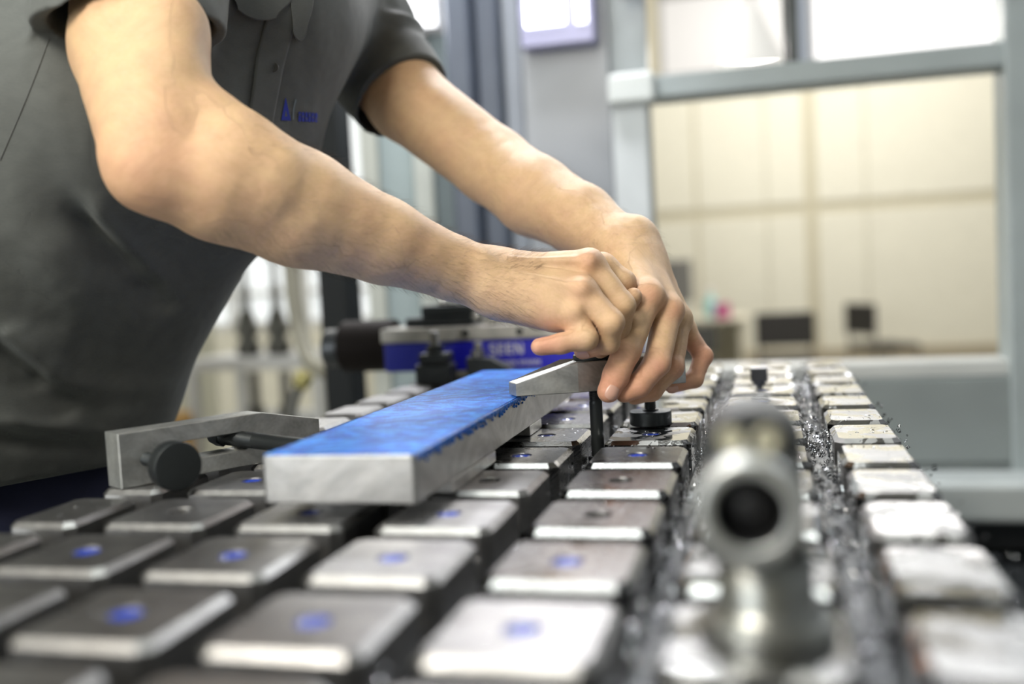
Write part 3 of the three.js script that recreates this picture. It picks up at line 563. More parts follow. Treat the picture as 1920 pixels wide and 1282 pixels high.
  const head = blend(0.03, cone(hp(-0.02, 0.045, 0), hp(0.025, 0.04, 0), 0.082, 0.078), cone(hp(0.01, -0.01, 0), hp(0.045, -0.085, 0), 0.068, 0.034), cone(hp(0.085, 0.01, 0), hp(0.115, -0.025, 0), 0.010, 0.014), cone(hp(0.082, -0.06, -0.018), hp(0.082, -0.06, 0.018), 0.012, 0.012), cone(hp(-0.01, 0, -0.078), hp(-0.02, -0.035, -0.076), 0.013, 0.009), cone(hp(-0.01, 0, 0.078), hp(-0.02, -0.035, 0.076), 0.013, 0.009), cone(hp(0.075, 0.028, -0.04), hp(0.075, 0.028, 0.04), 0.014, 0.014));
  const eyes = [-0.031, 0.031].map((s) => ball(hp(0.088, 0.008, s), 0.0125));
  const bare = (x, y, z) => { let d = smin(trunk(x, y, z), shoulders(x, y, z), 0.06) + 0.022; d = smin(d, neck(x, y, z), 0.04); let q = head(x, y, z); for (const e of eyes) q = smax(q, -e(x, y, z), 0.006); return smin(d, q, 0.03); };

  const base = [-0.755, 0, -0.90];
  const man = thing('person', 'worker in a grey polo shirt leaning over the table, setting a clamp with both hands', 'person', base);
  const off = (g) => g.translate(-base[0], -base[1], -base[2]);
  // skin colour: fair, redder over knuckles, elbow and finger ends
  const red = [[[-0.4647, 1.3490, -0.6734], 0.045, 0.45], [[-0.4252, 1.3569, -0.6634], 0.05, 0.2], [[-0.1503, 1.2650, -0.8728], 0.013, 0.7], [[-0.1549, 1.2399, -0.8492], 0.014, 0.45], [[-0.1028, 1.2299, -0.9137], 0.014, 0.9], [[-0.0843, 1.2142, -0.9381], 0.013, 0.8], [[-0.1396, 1.1485, -0.8726], 0.020, 1.2], [[-0.1226, 1.1802, -0.8844], 0.014, 0.5], [[-0.0630, 1.1645, -0.9918], 0.022, 1.1], [[-0.0870, 1.1405, -0.9684], 0.024, 1.0], [[-0.0960, 1.1648, -0.9057], 0.013, 0.8], [[-0.0852, 1.1596, -0.9340], 0.013, 0.8], [[-0.1878, 1.1911, -0.8373], 0.024, 1.1], [[-0.1576, 1.1845, -0.8757], 0.02, 1.0], [[-0.1140, 1.1428, -0.8943], 0.03, 0.9]].map(([p, r, k]) => [vec(p), r, k]);
  function paintSkin(g, uScale = 1) {
    const p = g.attributes.position, col = new Float32Array(p.count * 3), q = V(0, 0, 0);
    for (let i = 0; i < p.count; i++) {
      q.fromBufferAttribute(p, i);
      let k = 0; for (const [c, r, s] of red) k += s * Math.exp(-q.distanceToSquared(c) / (r * r));
      k = Math.min(1.2, k) + 0.35 * fbm(q.x * 30, q.y * 30, q.z * 30, 3);
      col[3 * i] = 0.65 + 0.02 * k; col[3 * i + 1] = 0.435 - 0.082 * k; col[3 * i + 2] = 0.255 - 0.030 * k;
    }
    g.setAttribute('color', new THREE.BufferAttribute(col, 3)); boxUV(g);
    return g;
  }
  const gR = surface(skinR, [-0.66, 1.12, -0.99], [-0.08, 1.66, -0.58], 0.0018, 0.012);
  const gL = surface(skinL, [-0.58, 1.10, -1.36], [0.02, 1.68, -0.80], 0.0018, 0.012);
  const gB = surface(bare, [-1.0, 1.0, -1.35], [-0.2, 2.05, -0.55], 0.009, 0.03);
  const body = mergeGeometries([gR, gL, gB].map((g) => off(paintSkin(g))));
  part('body', body, skin, man);

  // ---------- fingernails
  const nailMat = mat([0.60, 0.355, 0.27], 0.34, 0, { clearcoat: 0.2, clearcoatRoughness: 0.3 });
  const oval = (u, v) => [u * Math.sqrt(1 - 0.42 * v * v), v * Math.sqrt(1 - 0.30 * u * u)];
  function nail(f, at, axis, dir, w, l) {
    const D = dir.clone().normalize(), A = axis.clone().addScaledVector(D, -axis.dot(D)).normalize(), S = A.clone().cross(D).normalize();
    part('fingernail', off(patch(f, vec(at).addScaledVector(D, -0.02), S.multiplyScalar(w / 2), A.multiplyScalar(l / 2), D, 14, 16, 0.00045, oval, (u, v) => 0.0003 * (1 - u * u) + 0.0002 * sstep(0.6, 1, v))), nailMat, man);
  }
  const toward = V(-0.25, -0.07, -0.966), px = V(0.968, -0.053, -0.246), py = V(-0.034, -0.996, 0.079);   // view, right and down directions of the survey
  const ray = (q) => [vec(q[0]), vec(q[1])];
  const D3 = (a, b, c) => px.clone().multiplyScalar(a).addScaledVector(py, b).addScaledVector(toward, c);
  nail(skinL, [-0.1373, 1.1470, -0.8731], D3(-0.45, 0.85, 0), D3(-0.18, -0.32, 0.93), 0.0118, 0.0132);
  nail(skinL, [-0.0908, 1.1380, -0.9642], D3(-1, 0.25, 0), D3(0.1, -0.75, 0.65), 0.0085, 0.0105);
  nail(skinR, [-0.1172, 1.2271, -0.8994], D3(0.55, -0.85, 0.1), D3(0.85, 0.35, 0.5), 0.0105, 0.0125);
  nail(skinR, [-0.1613, 1.1828, -0.8694], D3(-1, 0.2, 0.1), D3(-0.3, -0.75, 0.65), 0.0095, 0.0105);

  // ---------- hair on the forearms and the head
  const hairMat = mat([0.19, 0.115, 0.06], 0.5);
  function hairs(name, f, path, n, len, rad, lean) {
    const P = [], N = [], tri = [];
    for (let i = 0; i < n; i++) {
      const t = rnd() * (path.length - 1), k = Math.floor(t), a = vec(path[k]), b = vec(path[k + 1]), c = a.lerp(b, t - k), axis = b.clone().sub(vec(path[k])).normalize();
      const d = V(rr(-1, 1), rr(-1, 1), rr(-1, 1)); d.addScaledVector(axis, -d.dot(axis)).normalize();
      const o = c.clone().addScaledVector(d, 0.085), s = onto(f, o, d.clone().negate()), L = len * rr(0.5, 1.25), side = d.clone().cross(axis), w = rr(-0.5, 0.5);
      if (s.distanceTo(c) > 0.08) continue;
      const n0 = P.length / 3, segs = 3;
      for (let q = 0; q <= segs; q++) {
        const u = q / segs, m = s.clone().addScaledVector(d, L * u * (0.62 - 0.30 * u)).addScaledVector(axis, L * lean * u).addScaledVector(side, L * w * u * u), r = rad * (1 - u * 0.85);
        for (let e = 0; e < 3; e++) { const al = e * 2.094, nx = d.clone().multiplyScalar(Math.cos(al)).addScaledVector(side, Math.sin(al)); P.push(m.x + nx.x * r, m.y + nx.y * r, m.z + nx.z * r); N.push(nx.x, nx.y, nx.z); }
      }
      for (let q = 0; q < segs; q++) for (let e = 0; e < 3; e++) { const a0 = n0 + q * 3 + e, b0 = n0 + q * 3 + (e + 1) % 3; tri.push(a0, b0, a0 + 3, b0, b0 + 3, a0 + 3); }
    }
    const g = new THREE.BufferGeometry(); g.setAttribute('position', new THREE.Float32BufferAttribute(P, 3)); g.setAttribute('normal', new THREE.Float32BufferAttribute(N, 3)); g.setIndex(tri);
    part(name, off(g), hairMat, man).userData.kind = 'stuff';
  }
  hairs('arm_hair', skinR, [[-0.4188, 1.3458, -0.7264], [-0.3743, 1.3192, -0.7650], [-0.3192, 1.2894, -0.8123], [-0.2713, 1.2630, -0.8549], [-0.2224, 1.2521, -0.8740], [-0.1922, 1.2507, -0.8714]], 5200, 0.0125, 0.000045, 0.75);
  hairs('arm_hair', skinL, [[-0.2778, 1.3639, -1.1160], [-0.2464, 1.3402, -1.0914], [-0.1895, 1.3089, -1.0521], [-0.1445, 1.2774, -1.0150], [-0.1205, 1.2557, -0.9886]], 1800, 0.011, 0.00005, 0.75);
  const scalp = (x, y, z) => { const p = V(x, y, z).sub(hc), f = p.dot(fwd), u = p.dot(up); let d = head(x, y, z) - 0.012 - 0.003 * fbm(x * 60, y * 60, z * 60, 2); return smax(d, -(u * 0.75 - f * 0.72 + 0.005), 0.008); };
  part('hair', off(surface(scalp, [hc.x - 0.17, hc.y - 0.17, hc.z - 0.17], [hc.x + 0.17, hc.y + 0.19, hc.z + 0.17], 0.006, 0.03)), hairMat, man);
  for (const s of [-0.031, 0.031]) part('eye', off(new THREE.SphereGeometry(0.0115, 20, 14).translate(...hp(0.083, 0.008, s).toArray())), mat([0.7, 0.68, 0.64], 0.2), man);

  // ---------- the polo shirt
  const weave = tex(256, 256, (u, v) => { const l = 0.5 + 0.25 * Math.sin(u * 6.28318 * 48) * Math.sin(v * 6.28318 * 48) + 0.2 * (rnd() - 0.5); return [l, l, l]; });
  const clothTone = tex(512, 512, (u, v) => { const l = 0.92 + 0.10 * loop(u, v, 10, 3) + 0.07 * loop(u, v * 2, 40, 6) + 0.10 * (rnd() - 0.5); return [l, l, l * 0.99]; });
  const cloth = mat([0.098, 0.106, 0.102], 0.82, 0, { map: sized(clothTone, 0.12), bumpMap: sized(weave, 0.03), bumpScale: 0.00016, sheen: 0.5, sheenColor: C(0.5, 0.52, 0.5), sheenRoughness: 0.6 });
  const folds = [
    [[-0.5917, 1.3296, -0.7738], [-0.5623, 1.2593, -0.7661], 0.010, 0.012], [[-0.5623, 1.2593, -0.7661], [-0.5554, 1.1934, -0.7840], 0.011, 0.020], [[-0.5616, 1.2418, -0.7857], [-0.5500, 1.2123, -0.7867], 0.010, -0.007],
    [[-0.6769, 1.2193, -0.7544], [-0.6560, 1.1809, -0.7468], 0.013, 0.012], [[-0.6560, 1.1809, -0.7468], [-0.6396, 1.1467, -0.7486], 0.012, 0.010],
    [[-0.6436, 1.1650, -0.7489], [-0.5862, 1.1412, -0.7724], 0.010, 0.006], [[-0.6091, 1.1520, -0.7672], [-0.5788, 1.1464, -0.8264], 0.010, 0.005],
    [[-0.5769, 1.2710, -0.8149], [-0.5672, 1.2456, -0.8156], 0.012, 0.004],
    [[-0.5811, 1.1780, -0.7970], [-0.5731, 1.1689, -0.8294], 0.012, 0.004],
    [[-0.6847, 1.1307, -0.7462], [-0.6270, 1.1089, -0.7492], 0.010, 0.008], [[-0.6270, 1.1089, -0.7492], [-0.5877, 1.0965, -0.7688], 0.010, 0.008],
    [[-0.6454, 1.2991, -0.7474], [-0.6296, 1.2277, -0.7465], 0.020, 0.005], [[-0.6751, 1.5051, -0.8060], [-0.6489, 1.4965, -0.8018], 0.016, 0.010], [[-0.6805, 1.4880, -0.8034], [-0.6587, 1.4896, -0.7988], 0.012, 0.006],
    [[-0.5406, 1.3135, -0.8169], [-0.5302, 1.2681, -0.8475], 0.022, 0.006], [[-0.6285, 1.4043, -0.7799], [-0.5899, 1.3196, -0.7632], 0.022, 0.004],
  ].map(([a, b, w, d]) => {                              // creases run across the flank: measured in its own plane
    const A = vec(a), B = vec(b), ux = B.clone().sub(A).dot(px), uy = B.clone().sub(A).dot(py), l2 = ux * ux + uy * uy, l = Math.sqrt(l2), a0 = A.dot(px), a1 = A.dot(py);
    return (x, y, z) => {
      const qx = px.x * x + px.y * y + px.z * z - a0, qy = py.x * x + py.y * y + py.z * z - a1, t = (qx * ux + qy * uy) / l2;
      if (t < -0.6 || t > 1.6) return 0;
      const s = (qx * uy - qy * ux) / l, e = Math.exp(-Math.pow(Math.max(0, Math.abs(t - 0.5) - 0.35) / 0.35, 2) * 2.5);
      if (Math.abs(s) > 4 * w) return 0;
      const far = (toward.x * (x - A.x) + toward.y * (y - A.y) + toward.z * (z - A.z)) / 0.09;
      return d * e * Math.exp(-far * far) * (Math.exp(-s * s / (w * w)) - 0.55 * Math.exp(-Math.pow((s - 1.7 * w) / w, 2)));
    };
  });
  const hemL = vec([-0.4399, 1.4724, -1.1801]), axL = hemL.clone().sub(vec([-0.5258, 1.5818, -1.2329])).normalize();
  const sleeveL = cone([-0.5250, 1.6061, -1.2348], [-0.4008, 1.4437, -1.1675], 0.078, 0.0590), holeL = cone([-0.4805, 1.5253, -1.2044], [-0.3692, 1.4017, -1.1468], 0.0515, 0.0520);
  const foldL = (x, y, z) => { const p = V(x, y, z).sub(hemL), t = p.dot(axL), r = p.addScaledVector(axL, -t); return t > -0.03 ? 0 : 0.0040 * sstep(-0.03, -0.07, t) * Math.sin(r.dot(px) * 40 + t * 150 + 2.5 * noise(x * 18, y * 18, z * 18)); };
  const sleeveR = cone([-0.5705, 1.6346, -0.8731], [-0.5092, 1.4743, -0.7483], 0.088, 0.077), holeR = cone([-0.5265, 1.5312, -0.7892], [-0.4875, 1.4266, -0.7143], 0.062, 0.068);
  const hemRY = 1.255 + 0.222;
  const waistDrop = 1.0884;
  const shirtF = (x, y, z) => {
    let d = smin(trunk(x, y, z), shoulders(x, y, z), 0.06) - 0.012;
    if (d > 0.28) return d - 0.03;
    let f = 0; if (Math.abs(d) < 0.06) { for (const q of folds) f += q(x, y, z); f += 0.0035 * fbm(x * 9, y * 5, z * 9, 3) + 0.0012 * fbm(x * 38, y * 22, z * 38, 2); }
    d += f;
    // the cloth hangs a little free of the belly and flares at the hem
    let s = sleeveL(x, y, z) + foldL(x, y, z), p = (x - hemL.x) * axL.x + (y - hemL.y) * axL.y + (z - hemL.z) * axL.z;
    s = smax(s, p, 0.002); s = smax(s, -Math.max(holeL(x, y, z), -(p + 0.06)), 0.001); d = smin(d, s, 0.015);
    let t = sleeveR(x, y, z) + 0.003 * fbm(x * 20, y * 14, z * 20, 2); t = smax(t, hemRY - y, 0.002); t = smax(t, -Math.max(holeR(x, y, z), y - hemRY - 0.08), 0.002); d = smin(d, t, 0.015);
    const b = y - (1.085 + 0.10 * (x + 0.62) + 0.06 * (z + 0.85));
    d = smax(d, -b, 0.006);
    d = smax(d, -(neck(x, y, z) - 0.006), 0.004);
    return d;
  };
  const gS = surface(shirtF, [-1.02, 1.0, -1.40], [-0.2, 1.76, -0.60], 0.0036, 0.03);
  boxUV(gS);
  part('shirt', off(gS), cloth, man);
  // turned hem of the left sleeve is part of the shirt's own edge; placket, collar, button and print lie on it
  const chestDir = D3(-0.80, 0.12, 0.60);
  const placket = patch(shirtF, onto(shirtF, ...ray([[-0.3333, 1.4105, -0.6495], [-0.4465, 0.2083, -0.8702]]), 0.8).addScaledVector(chestDir, -0.08), D3(0.0118, 0.001, 0.012), D3(-0.014, 0.085, 0.006), chestDir, 12, 60, 0.0028, (u, v) => [u, v], (u, v) => 0.0010 * Math.sin(v * 7) + 0.0006 * (1 - u * u));
  part('placket', off(boxUV(placket)), cloth, man);
  for (const at of [[[-0.3297, 1.4081, -0.6502], [-0.4426, 0.2055, -0.8728]]]) {
    const o = onto(shirtF, ...ray(at), 0.8), n = toward.clone().multiplyScalar(-1);
    part('button', off(along(lathe([[0.0001, 0.0022], [0.0035, 0.0020], [0.0045, 0.0026], [0.0052, 0.0020], [0.0052, 0], [0.0001, 0]], 20), o.clone().addScaledVector(n, 0.0022), o.clone().addScaledVector(n, 0.01))), mat([0.06, 0.06, 0.055], 0.35), man, 'dark shirt button');
  }
  // collar wings
  for (const [at, a, b] of [[[[-0.3373, 1.4616, -0.6520], [-0.4423, 0.2709, -0.8549]], D3(0.032, 0.008, 0), D3(-0.004, 0.026, 0)], [[[-0.3094, 1.4511, -0.6585], [-0.4105, 0.2603, -0.8739]], D3(0.011, 0.004, 0.0), D3(-0.003, 0.036, 0.0)]]) part('collar', off(boxUV(patch(shirtF, onto(shirtF, ...ray(at), 0.8).addScaledVector(ray(at)[1], -0.06), a, b, ray(at)[1], 30, 30, 0.004, (u, v) => [u * (1 - 0.42 * sstep(-0.2, 1, v)), v * (1 - 0.22 * u * u)], (u, v) => 0.002 * (1 + v)))), cloth, man);
  // embroidered print on the left breast: a blue triangle with a pale stroke and a blue word mark
  const logo = document.createElement('canvas'); logo.width = 512; logo.height = 256;
  const k = logo.getContext('2d');   k.fillStyle = '#1c2f9a'; k.beginPath(); k.moveTo(60, 10); k.lineTo(128, 210); k.lineTo(0, 210); k.closePath(); k.fill();
  k.fillStyle = '#55595a'; k.beginPath(); k.moveTo(62, 120); k.lineTo(80, 175); k.lineTo(46, 175); k.closePath(); k.fill();
  k.strokeStyle = '#6f7d84'; k.lineWidth = 16; k.beginPath(); k.moveTo(196, 20); k.quadraticCurveTo(150, 110, 160, 200); k.stroke();
  k.fillStyle = '#1c2f9a'; for (let i = 0; i < 6; i++) { k.fillRect(228 + i * 45, 128, 34, 84); } k.fillStyle = '#55595a'; for (let i = 0; i < 6; i++) k.fillRect(238 + i * 45, 142 + (i % 3) * 16, 16, 20);
  const lt = new THREE.CanvasTexture(logo); lt.colorSpace = THREE.SRGBColorSpace;
  const print = patch(shirtF, onto(shirtF, ...ray([[-0.3064, 1.3686, -0.6535], [-0.4193, 0.1555, -0.8944]]), 0.8).addScaledVector(toward, -0.05), D3(0.0195, 0.001, 0.0), D3(0, -0.0150, 0), ray([[-0.3064, 1.3686, -0.6535], [-0.4193, 0.1555, -0.8944]])[1], 30, 14, 0.0012);
  part('print', off(print), mat([1, 1, 1], 0.8, 0, { map: lt, transparent: true }), man, 'blue triangle and word mark print on the breast');
  // seam lines of the shirt: a fine raised stitch from the armpit down the flank
  const seam = [], S = [[[-0.4821, 1.4374, -0.6129], [-0.6020, 0.2277, -0.7653]], [[-0.4926, 1.4087, -0.6082], [-0.6176, 0.1927, -0.7625]], [[-0.5185, 1.3540, -0.5977], [-0.6502, 0.1242, -0.7496]]].map(ray), bez = (k, t) => S[0][k].clone().multiplyScalar((1 - t) * (1 - t)).addScaledVector(S[1][k], 2 * t * (1 - t)).addScaledVector(S[2][k], t * t);
  for (let i = 0; i <= 40; i++) { const q = bez(1, i / 40).normalize(); seam.push(onto(shirtF, bez(0, i / 40), q, 0.8).addScaledVector(q, -0.0003).toArray()); }
  part('seam', off(tube(seam, 0.0004, 120, 6)), cloth, man);

  // ---------- trousers, belt line and shoes
  const hip = vec([-0.8277, 1.0486, -0.8640]), L = [];
  const navy = mat([0.012, 0.016, 0.05], 0.85, 0, { map: sized(clothTone, 0.2), bumpMap: sized(weave, 0.03), bumpScale: 0.0002 });
  const leg = (s) => { const h = hip.clone().addScaledVector(ax, s * 1.05), kx = h.x + 0.03, fx = h.x - 0.02; return blend(0.05, cone([h.x, h.y - 0.05, h.z], [kx, 0.52, h.z + s * -0.02], 0.098, 0.07), cone([kx, 0.52, h.z + s * -0.02], [fx, 0.09, h.z + s * -0.03], 0.07, 0.058)); };
  const seat = two(hip.clone().add(V(0.02, 0.10, 0)).toArray(), hip.clone().add(V(0, -0.09, 0)).toArray(), 0.112, 0.115), l1 = leg(1), l2 = leg(-1);
  const pants = (x, y, z) => smax(smax(smin(seat(x, y, z), smin(l1(x, y, z), l2(x, y, z), 0.02), 0.05) + 0.006 * fbm(x * 14, y * 8, z * 14, 3), 0.06 - y, 0.004), y - hip.y - 0.10, 0.004);
  part('trousers', off(boxUV(surface(pants, [-1.08, 0.03, -1.2], [-0.5, 1.2, -0.6], 0.010, 0.04))), navy, man);
  for (const s of [1, -1]) {
    const h = hip.clone().addScaledVector(ax, s * 1.05), q = [h.x - 0.02, 0, h.z - s * 0.03];
    const sole = (x, y, z) => smax(blend(0.03, cone([q[0] - 0.03, 0.055, q[2]], [q[0] + 0.03, 0.05, q[2]], 0.052, 0.050), cone([q[0] + 0.03, 0.045, q[2]], [q[0] + 0.17, 0.030, q[2] + 0.01], 0.046, 0.038), cone([q[0], 0.06, q[2]], [q[0], 0.12, q[2]], 0.05, 0.052))(x, y, z), 0.002 - y, 0.004);
    part('shoe', off(surface(sole, [q[0] - 0.12, -0.01, q[2] - 0.1], [q[0] + 0.25, 0.2, q[2] + 0.11], 0.008, 0.03)), mat([0.02, 0.02, 0.02], 0.5), man);
  }
}

// ================================================================== vice on the table behind the bar
{
  const v = thing('machine_vice', 'blue machine vice with pale steel rail and white lettering behind the bar', 'vice', [-0.40, T, -1.50]);
  const blue = mat([0.012, 0.022, 0.40], 0.34, 0, { clearcoat: 0.5, clearcoatRoughness: 0.15 }), rail = mat([0.56, 0.54, 0.49], 0.35, 0.9, { map: sized(steelTone, 0.2), bumpMap: sized(mill, 0.05), bumpScale: 0.00003 });
  part('body', box(-0.19, 0.21, 0.010, 0.0565, -0.09, 0.030, 0.004), blue, v);
  part('foot', box(-0.12, 0.20, 0.0005, 0.0095, -0.10, 0.036, 0.002), mat([0.50, 0.48, 0.40], 0.5, 0.5), v);
  part('rail', box(-0.192, 0.212, 0.057, 0.0785, -0.10, 0.034, 0.0015), rail, v);
  for (const x of [-0.052, 0.034, 0.12]) part('rail_hole', lathe([[0.0001, 0.0008], [0.0048, 0.0008], [0.0056, 0]], 20).rotateX(Math.PI / 2).translate(x, 0.0675, 0.0345), blackOxide, v);
  part('jaw', [box(-0.155, -0.045, 0.079, 0.094, -0.07, 0.018, 0.002), box(-0.130, -0.046, 0.0945, 0.112, -0.06, 0.012, 0.002)], blackOxide, v, 'black stepped jaw');
  part('jaw', [box(-0.03, 0.21, 0.079, 0.094, -0.07, 0.014, 0.002), box(0.06, 0.21, 0.0945, 0.124, -0.06, 0.010, 0.002)], mat([0.42, 0.41, 0.38], 0.3, 0.9), v, 'pale steel fixed jaw');
  part('cap', [lathe([[0.0001, 0.0155], [0.010, 0.0145], [0.018, 0.011], [0.0245, 0.0045], [0.026, 0], [0.0001, 0]], 36).translate(-0.085, 0.1125, -0.02)], mat([0.78, 0.79, 0.80], 0.2, 1), v, 'shiny domed steel cap');
  for (const [x, y] of [[-0.036, 0.100], [-0.012, 0.092]]) part('cap_screw', lathe([[0.0001, 0.004], [0.0022, 0.004], [0.0026, 0.006], [0.0046, 0.006], [0.005, 0.004], [0.005, 0], [0.0001, 0]], 20).rotateX(Math.PI / 2).translate(x, y - 0.006, 0.0195), mat([0.7, 0.68, 0.62], 0.2, 1), v, 'bright cap screw');
  part('drive', [lathe([[0.0001, -0.09], [0.040, -0.09], [0.0425, -0.087], [0.0425, 0], [0.0405, 0.002], [0.0001, 0.002]], 44).rotateZ(-Math.PI / 2).translate(-0.192, 0.050, -0.03)], mat([0.009, 0.006, 0.005], 0.7, 0, { specularIntensity: 0.4 }), v, 'black brown drive cylinder');
  part('drive_end', [lathe([[0.0001, 0], [0.030, 0], [0.032, 0.002], [0.032, 0.026], [0.0295, 0.030], [0.014, 0.030], [0.012, 0.036], [0.0001, 0.036]], 40).rotateZ(Math.PI / 2).translate(-0.283, 0.048, -0.03)], mat([0.05, 0.055, 0.06], 0.35, 0.6), v);
  // label: a raised oval field and white lettering
  const plate = new THREE.Shape(); plate.moveTo(0.21, 0.011); plate.lineTo(0.21, 0.0555); plate.lineTo(-0.04, 0.0555); plate.absellipse(-0.05, 0.03325, 0.045, 0.02225, Math.PI / 2, Math.PI * 1.5, false); plate.closePath();
  part('label', ext(plate, 0.0012, 0.0003).translate(0, 0, 0.0300), mat([0.015, 0.015, 0.62], 0.3), v, 'bright blue label field with white letters');
  const font = await new FontLoader().loadAsync('fonts/droid/droid_sans_bold.typeface.json');
  const text = (s, size, x, y) => { const g = new TextGeometry(s, { font, size, depth: 0.0006, curveSegments: 4 }); g.translate(x, y, 0.0311); return g; };
  const white = mat([0.82, 0.82, 0.86], 0.5);
  part('lettering', text('SEEN', 0.0165, -0.016, 0.0335), white, v, 'white lettering');
  part('lettering', text('MASCHINEN SPANN', 0.0075, -0.035, 0.0165), white, v, 'small white lettering');
}
// two clamps that hold the vice down
for (const [x, z, s, label] of [[-0.475, -1.385, 1, 'black hold-down clamp with a grey stud in front of the vice left of the label'], [-0.395, -1.405, 0.8, 'black wedge clamp pressing on the vice foot beside the label']]) {
  const c = thing('hold_down_clamp', label, 'clamp', [x, T, z], s === 1 ? 0 : 0.0);
  if (s === 1) {
    part('block', [box(-0.027, 0.027, 0.0005, 0.030, -0.018, 0.018, 0.003), box(-0.021, 0.024, 0.0305, 0.046, -0.016, 0.016, 0.003)], blackOxide, c);
    part('stud', threaded(0.0072, 0.078, 0.0018), mat([0.22, 0.22, 0.21], 0.35, 0.9), c);
    part('nut', new THREE.CylinderGeometry(0.0125, 0.0125, 0.011, 6).translate(0, 0.052, 0), blackOxide, c);
  } else {
    part('strap', ext(poly([[-0.035, 0], [0.045, 0], [0.048, 0.008], [0.0, 0.034], [-0.035, 0.036]]), 0.03, 0.001).translate(0, 0.0005, -0.015), blackOxide, c);
    part('stud', threaded(0.006, 0.058, 0.0018).translate(-0.02, 0, 0), mat([0.25, 0.25, 0.24], 0.3, 0.9), c);
    part('nut', new THREE.CylinderGeometry(0.011, 0.011, 0.010, 6).translate(-0.02, 0.0415, 0), mat([0.3, 0.3, 0.3], 0.25, 1), c);
  }
}
// dark upright of the machine left of the vice
{
  const c = thing('guide_post', 'tall dark upright post left of the vice', 'post', [-0.885, 0, -1.98]);
  part('post', box(-0.033, 0.033, 0.02, 2.6, -0.04, 0.04, 0.006), mat([0.013, 0.015, 0.016], 0.6, 0, { specularIntensity: 0.4 }), c);
  part('base', box(-0.07, 0.07, 0, 0.019, -0.07, 0.07, 0.004), darkSteel, c);
}
// lamp head high on the machine's back panel
{
  const c = thing('led_lamp', 'small bright lamp head with two light strips on the grey machine panel', 'lamp', [-0.435, 1.795, -2.235]);
  part('housing', [box(-0.085, 0.085, -0.035, 0.27, -0.055, 0.0, 0.008)], mat([0.34, 0.34, 0.50], 0.3, 0.2), c);
  part('strip', box(-0.070, 0.020, 0.012, 0.260, 0.001, 0.006, 0.002), lampGlass(6, [0.95, 0.97, 1]), c, 'wide bright light strip');
  part('strip', box(0.045, 0.070, 0.008, 0.260, 0.001, 0.006, 0.002), lampGlass(3.0, [0.95, 0.97, 1]), c, 'narrow bright light strip');
  areaLight('led_lamp_glow', [-0.455, 1.89, -2.225], [-0.3, 1.2, -0.9], 0.14, 0.12, C(0.95, 0.97, 1), 6);
}
// ---- open left side: rack with tool holders, hose, bright window behind
{
  const r = thing('tool_rack', 'pale grey shelf rack with tall tool holders seen behind the worker', 'rack', [-1.90, 0, -3.55]);
  const grey = mat([0.52, 0.53, 0.53], 0.5), dk = mat([0.10, 0.10, 0.09], 0.45, 0.5);
  for (const y of [0.30, 0.70, 0.95]) part('shelf', box(-0.25, 0.30, y, y + 0.045, -0.2, 0.2, 0.004), grey, r);
  for (const [x, z] of [[-0.235, -0.18], [0.285, -0.18], [-0.235, 0.18], [0.285, 0.18]]) part('upright', box(x - 0.018, x + 0.018, 0, 0.995, z - 0.018, z + 0.018, 0.003), grey, r);
}
for (const [x, label] of [[-1.965, 'left tool holder standing on the rack behind the worker'], [-1.835, 'right tool holder standing on the rack next to the hose']]) {
  const t = thing('tool_holder', label, 'tool holder', [x, 0.9955, -3.5]);
  part('taper', lathe([[0.0001, 0], [0.045, 0], [0.045, 0.05], [0.032, 0.055], [0.032, 0.075], [0.045, 0.08], [0.045, 0.10], [0.024, 0.17], [0.0001, 0.17]], 28), mat([0.10, 0.10, 0.09], 0.4, 0.6), t);
  part('shank', lathe([[0.0001, 0.17], [0.018, 0.17], [0.018, 0.27], [0.012, 0.275], [0.012, 0.42], [0.020, 0.425], [0.020, 0.46], [0.0001, 0.47]], 22), mat([0.20, 0.20, 0.19], 0.35, 0.8), t);
  for (const [y, row] of [[0.7455, 'middle'], [0.3455, 'bottom']]) {
    const q = thing('short_tool', 'short dark tool on the ' + row + ' rack shelf below the ' + (x < -1.9 ? 'left' : 'right') + ' tool holder', 'tool', [x + 0.015, y, -3.5]);
    part('shank', lathe([[0.0001, 0.0505], [0.020, 0.0505], [0.020, 0.185], [0.0001, 0.185]], 20), mat([0.2, 0.2, 0.19], 0.4, 0.7), q);
    part('collar', lathe([[0.0001, 0], [0.035, 0], [0.035, 0.044], [0.022, 0.05], [0.0001, 0.05]], 20), mat([0.14, 0.14, 0.13], 0.45, 0.5), q);
  }
}
{
  const h = thing('coolant_hose', 'thick beige flexible hose curving down to the dark post', 'hose', [-1.05, 1.1, -2.1]);
  const pts = [[0, 0.50, 0], [-0.004, 0.26, 0], [-0.004, 0.13, 0], [0.006, 0.045, 0], [0.036, -0.018, 0.02], [0.085, -0.035, 0.06], [0.135, -0.038, 0.10]];
  part('hose', tube(pts, 0.019, 70, 14), mat([0.26, 0.25, 0.20], 0.5), h);
  part('coupling', [along(lathe([[0.0001, 0], [0.021, 0], [0.021, 0.03], [0.016, 0.034], [0.0001, 0.034]], 20), vec([0.000, -0.075, 0.01]), vec([0.03, -0.03, 0.01]))], mat([0.55, 0.50, 0.22], 0.35, 0.8), h, 'brass hose coupling');
  part('branch', tube([[0.002, -0.07, 0.01], [-0.02, -0.12, 0.01], [-0.03, -0.2, 0.01], [-0.03, -0.30, 0.01]], 0.012, 30, 10), mat([0.12, 0.12, 0.11], 0.5), h);
}
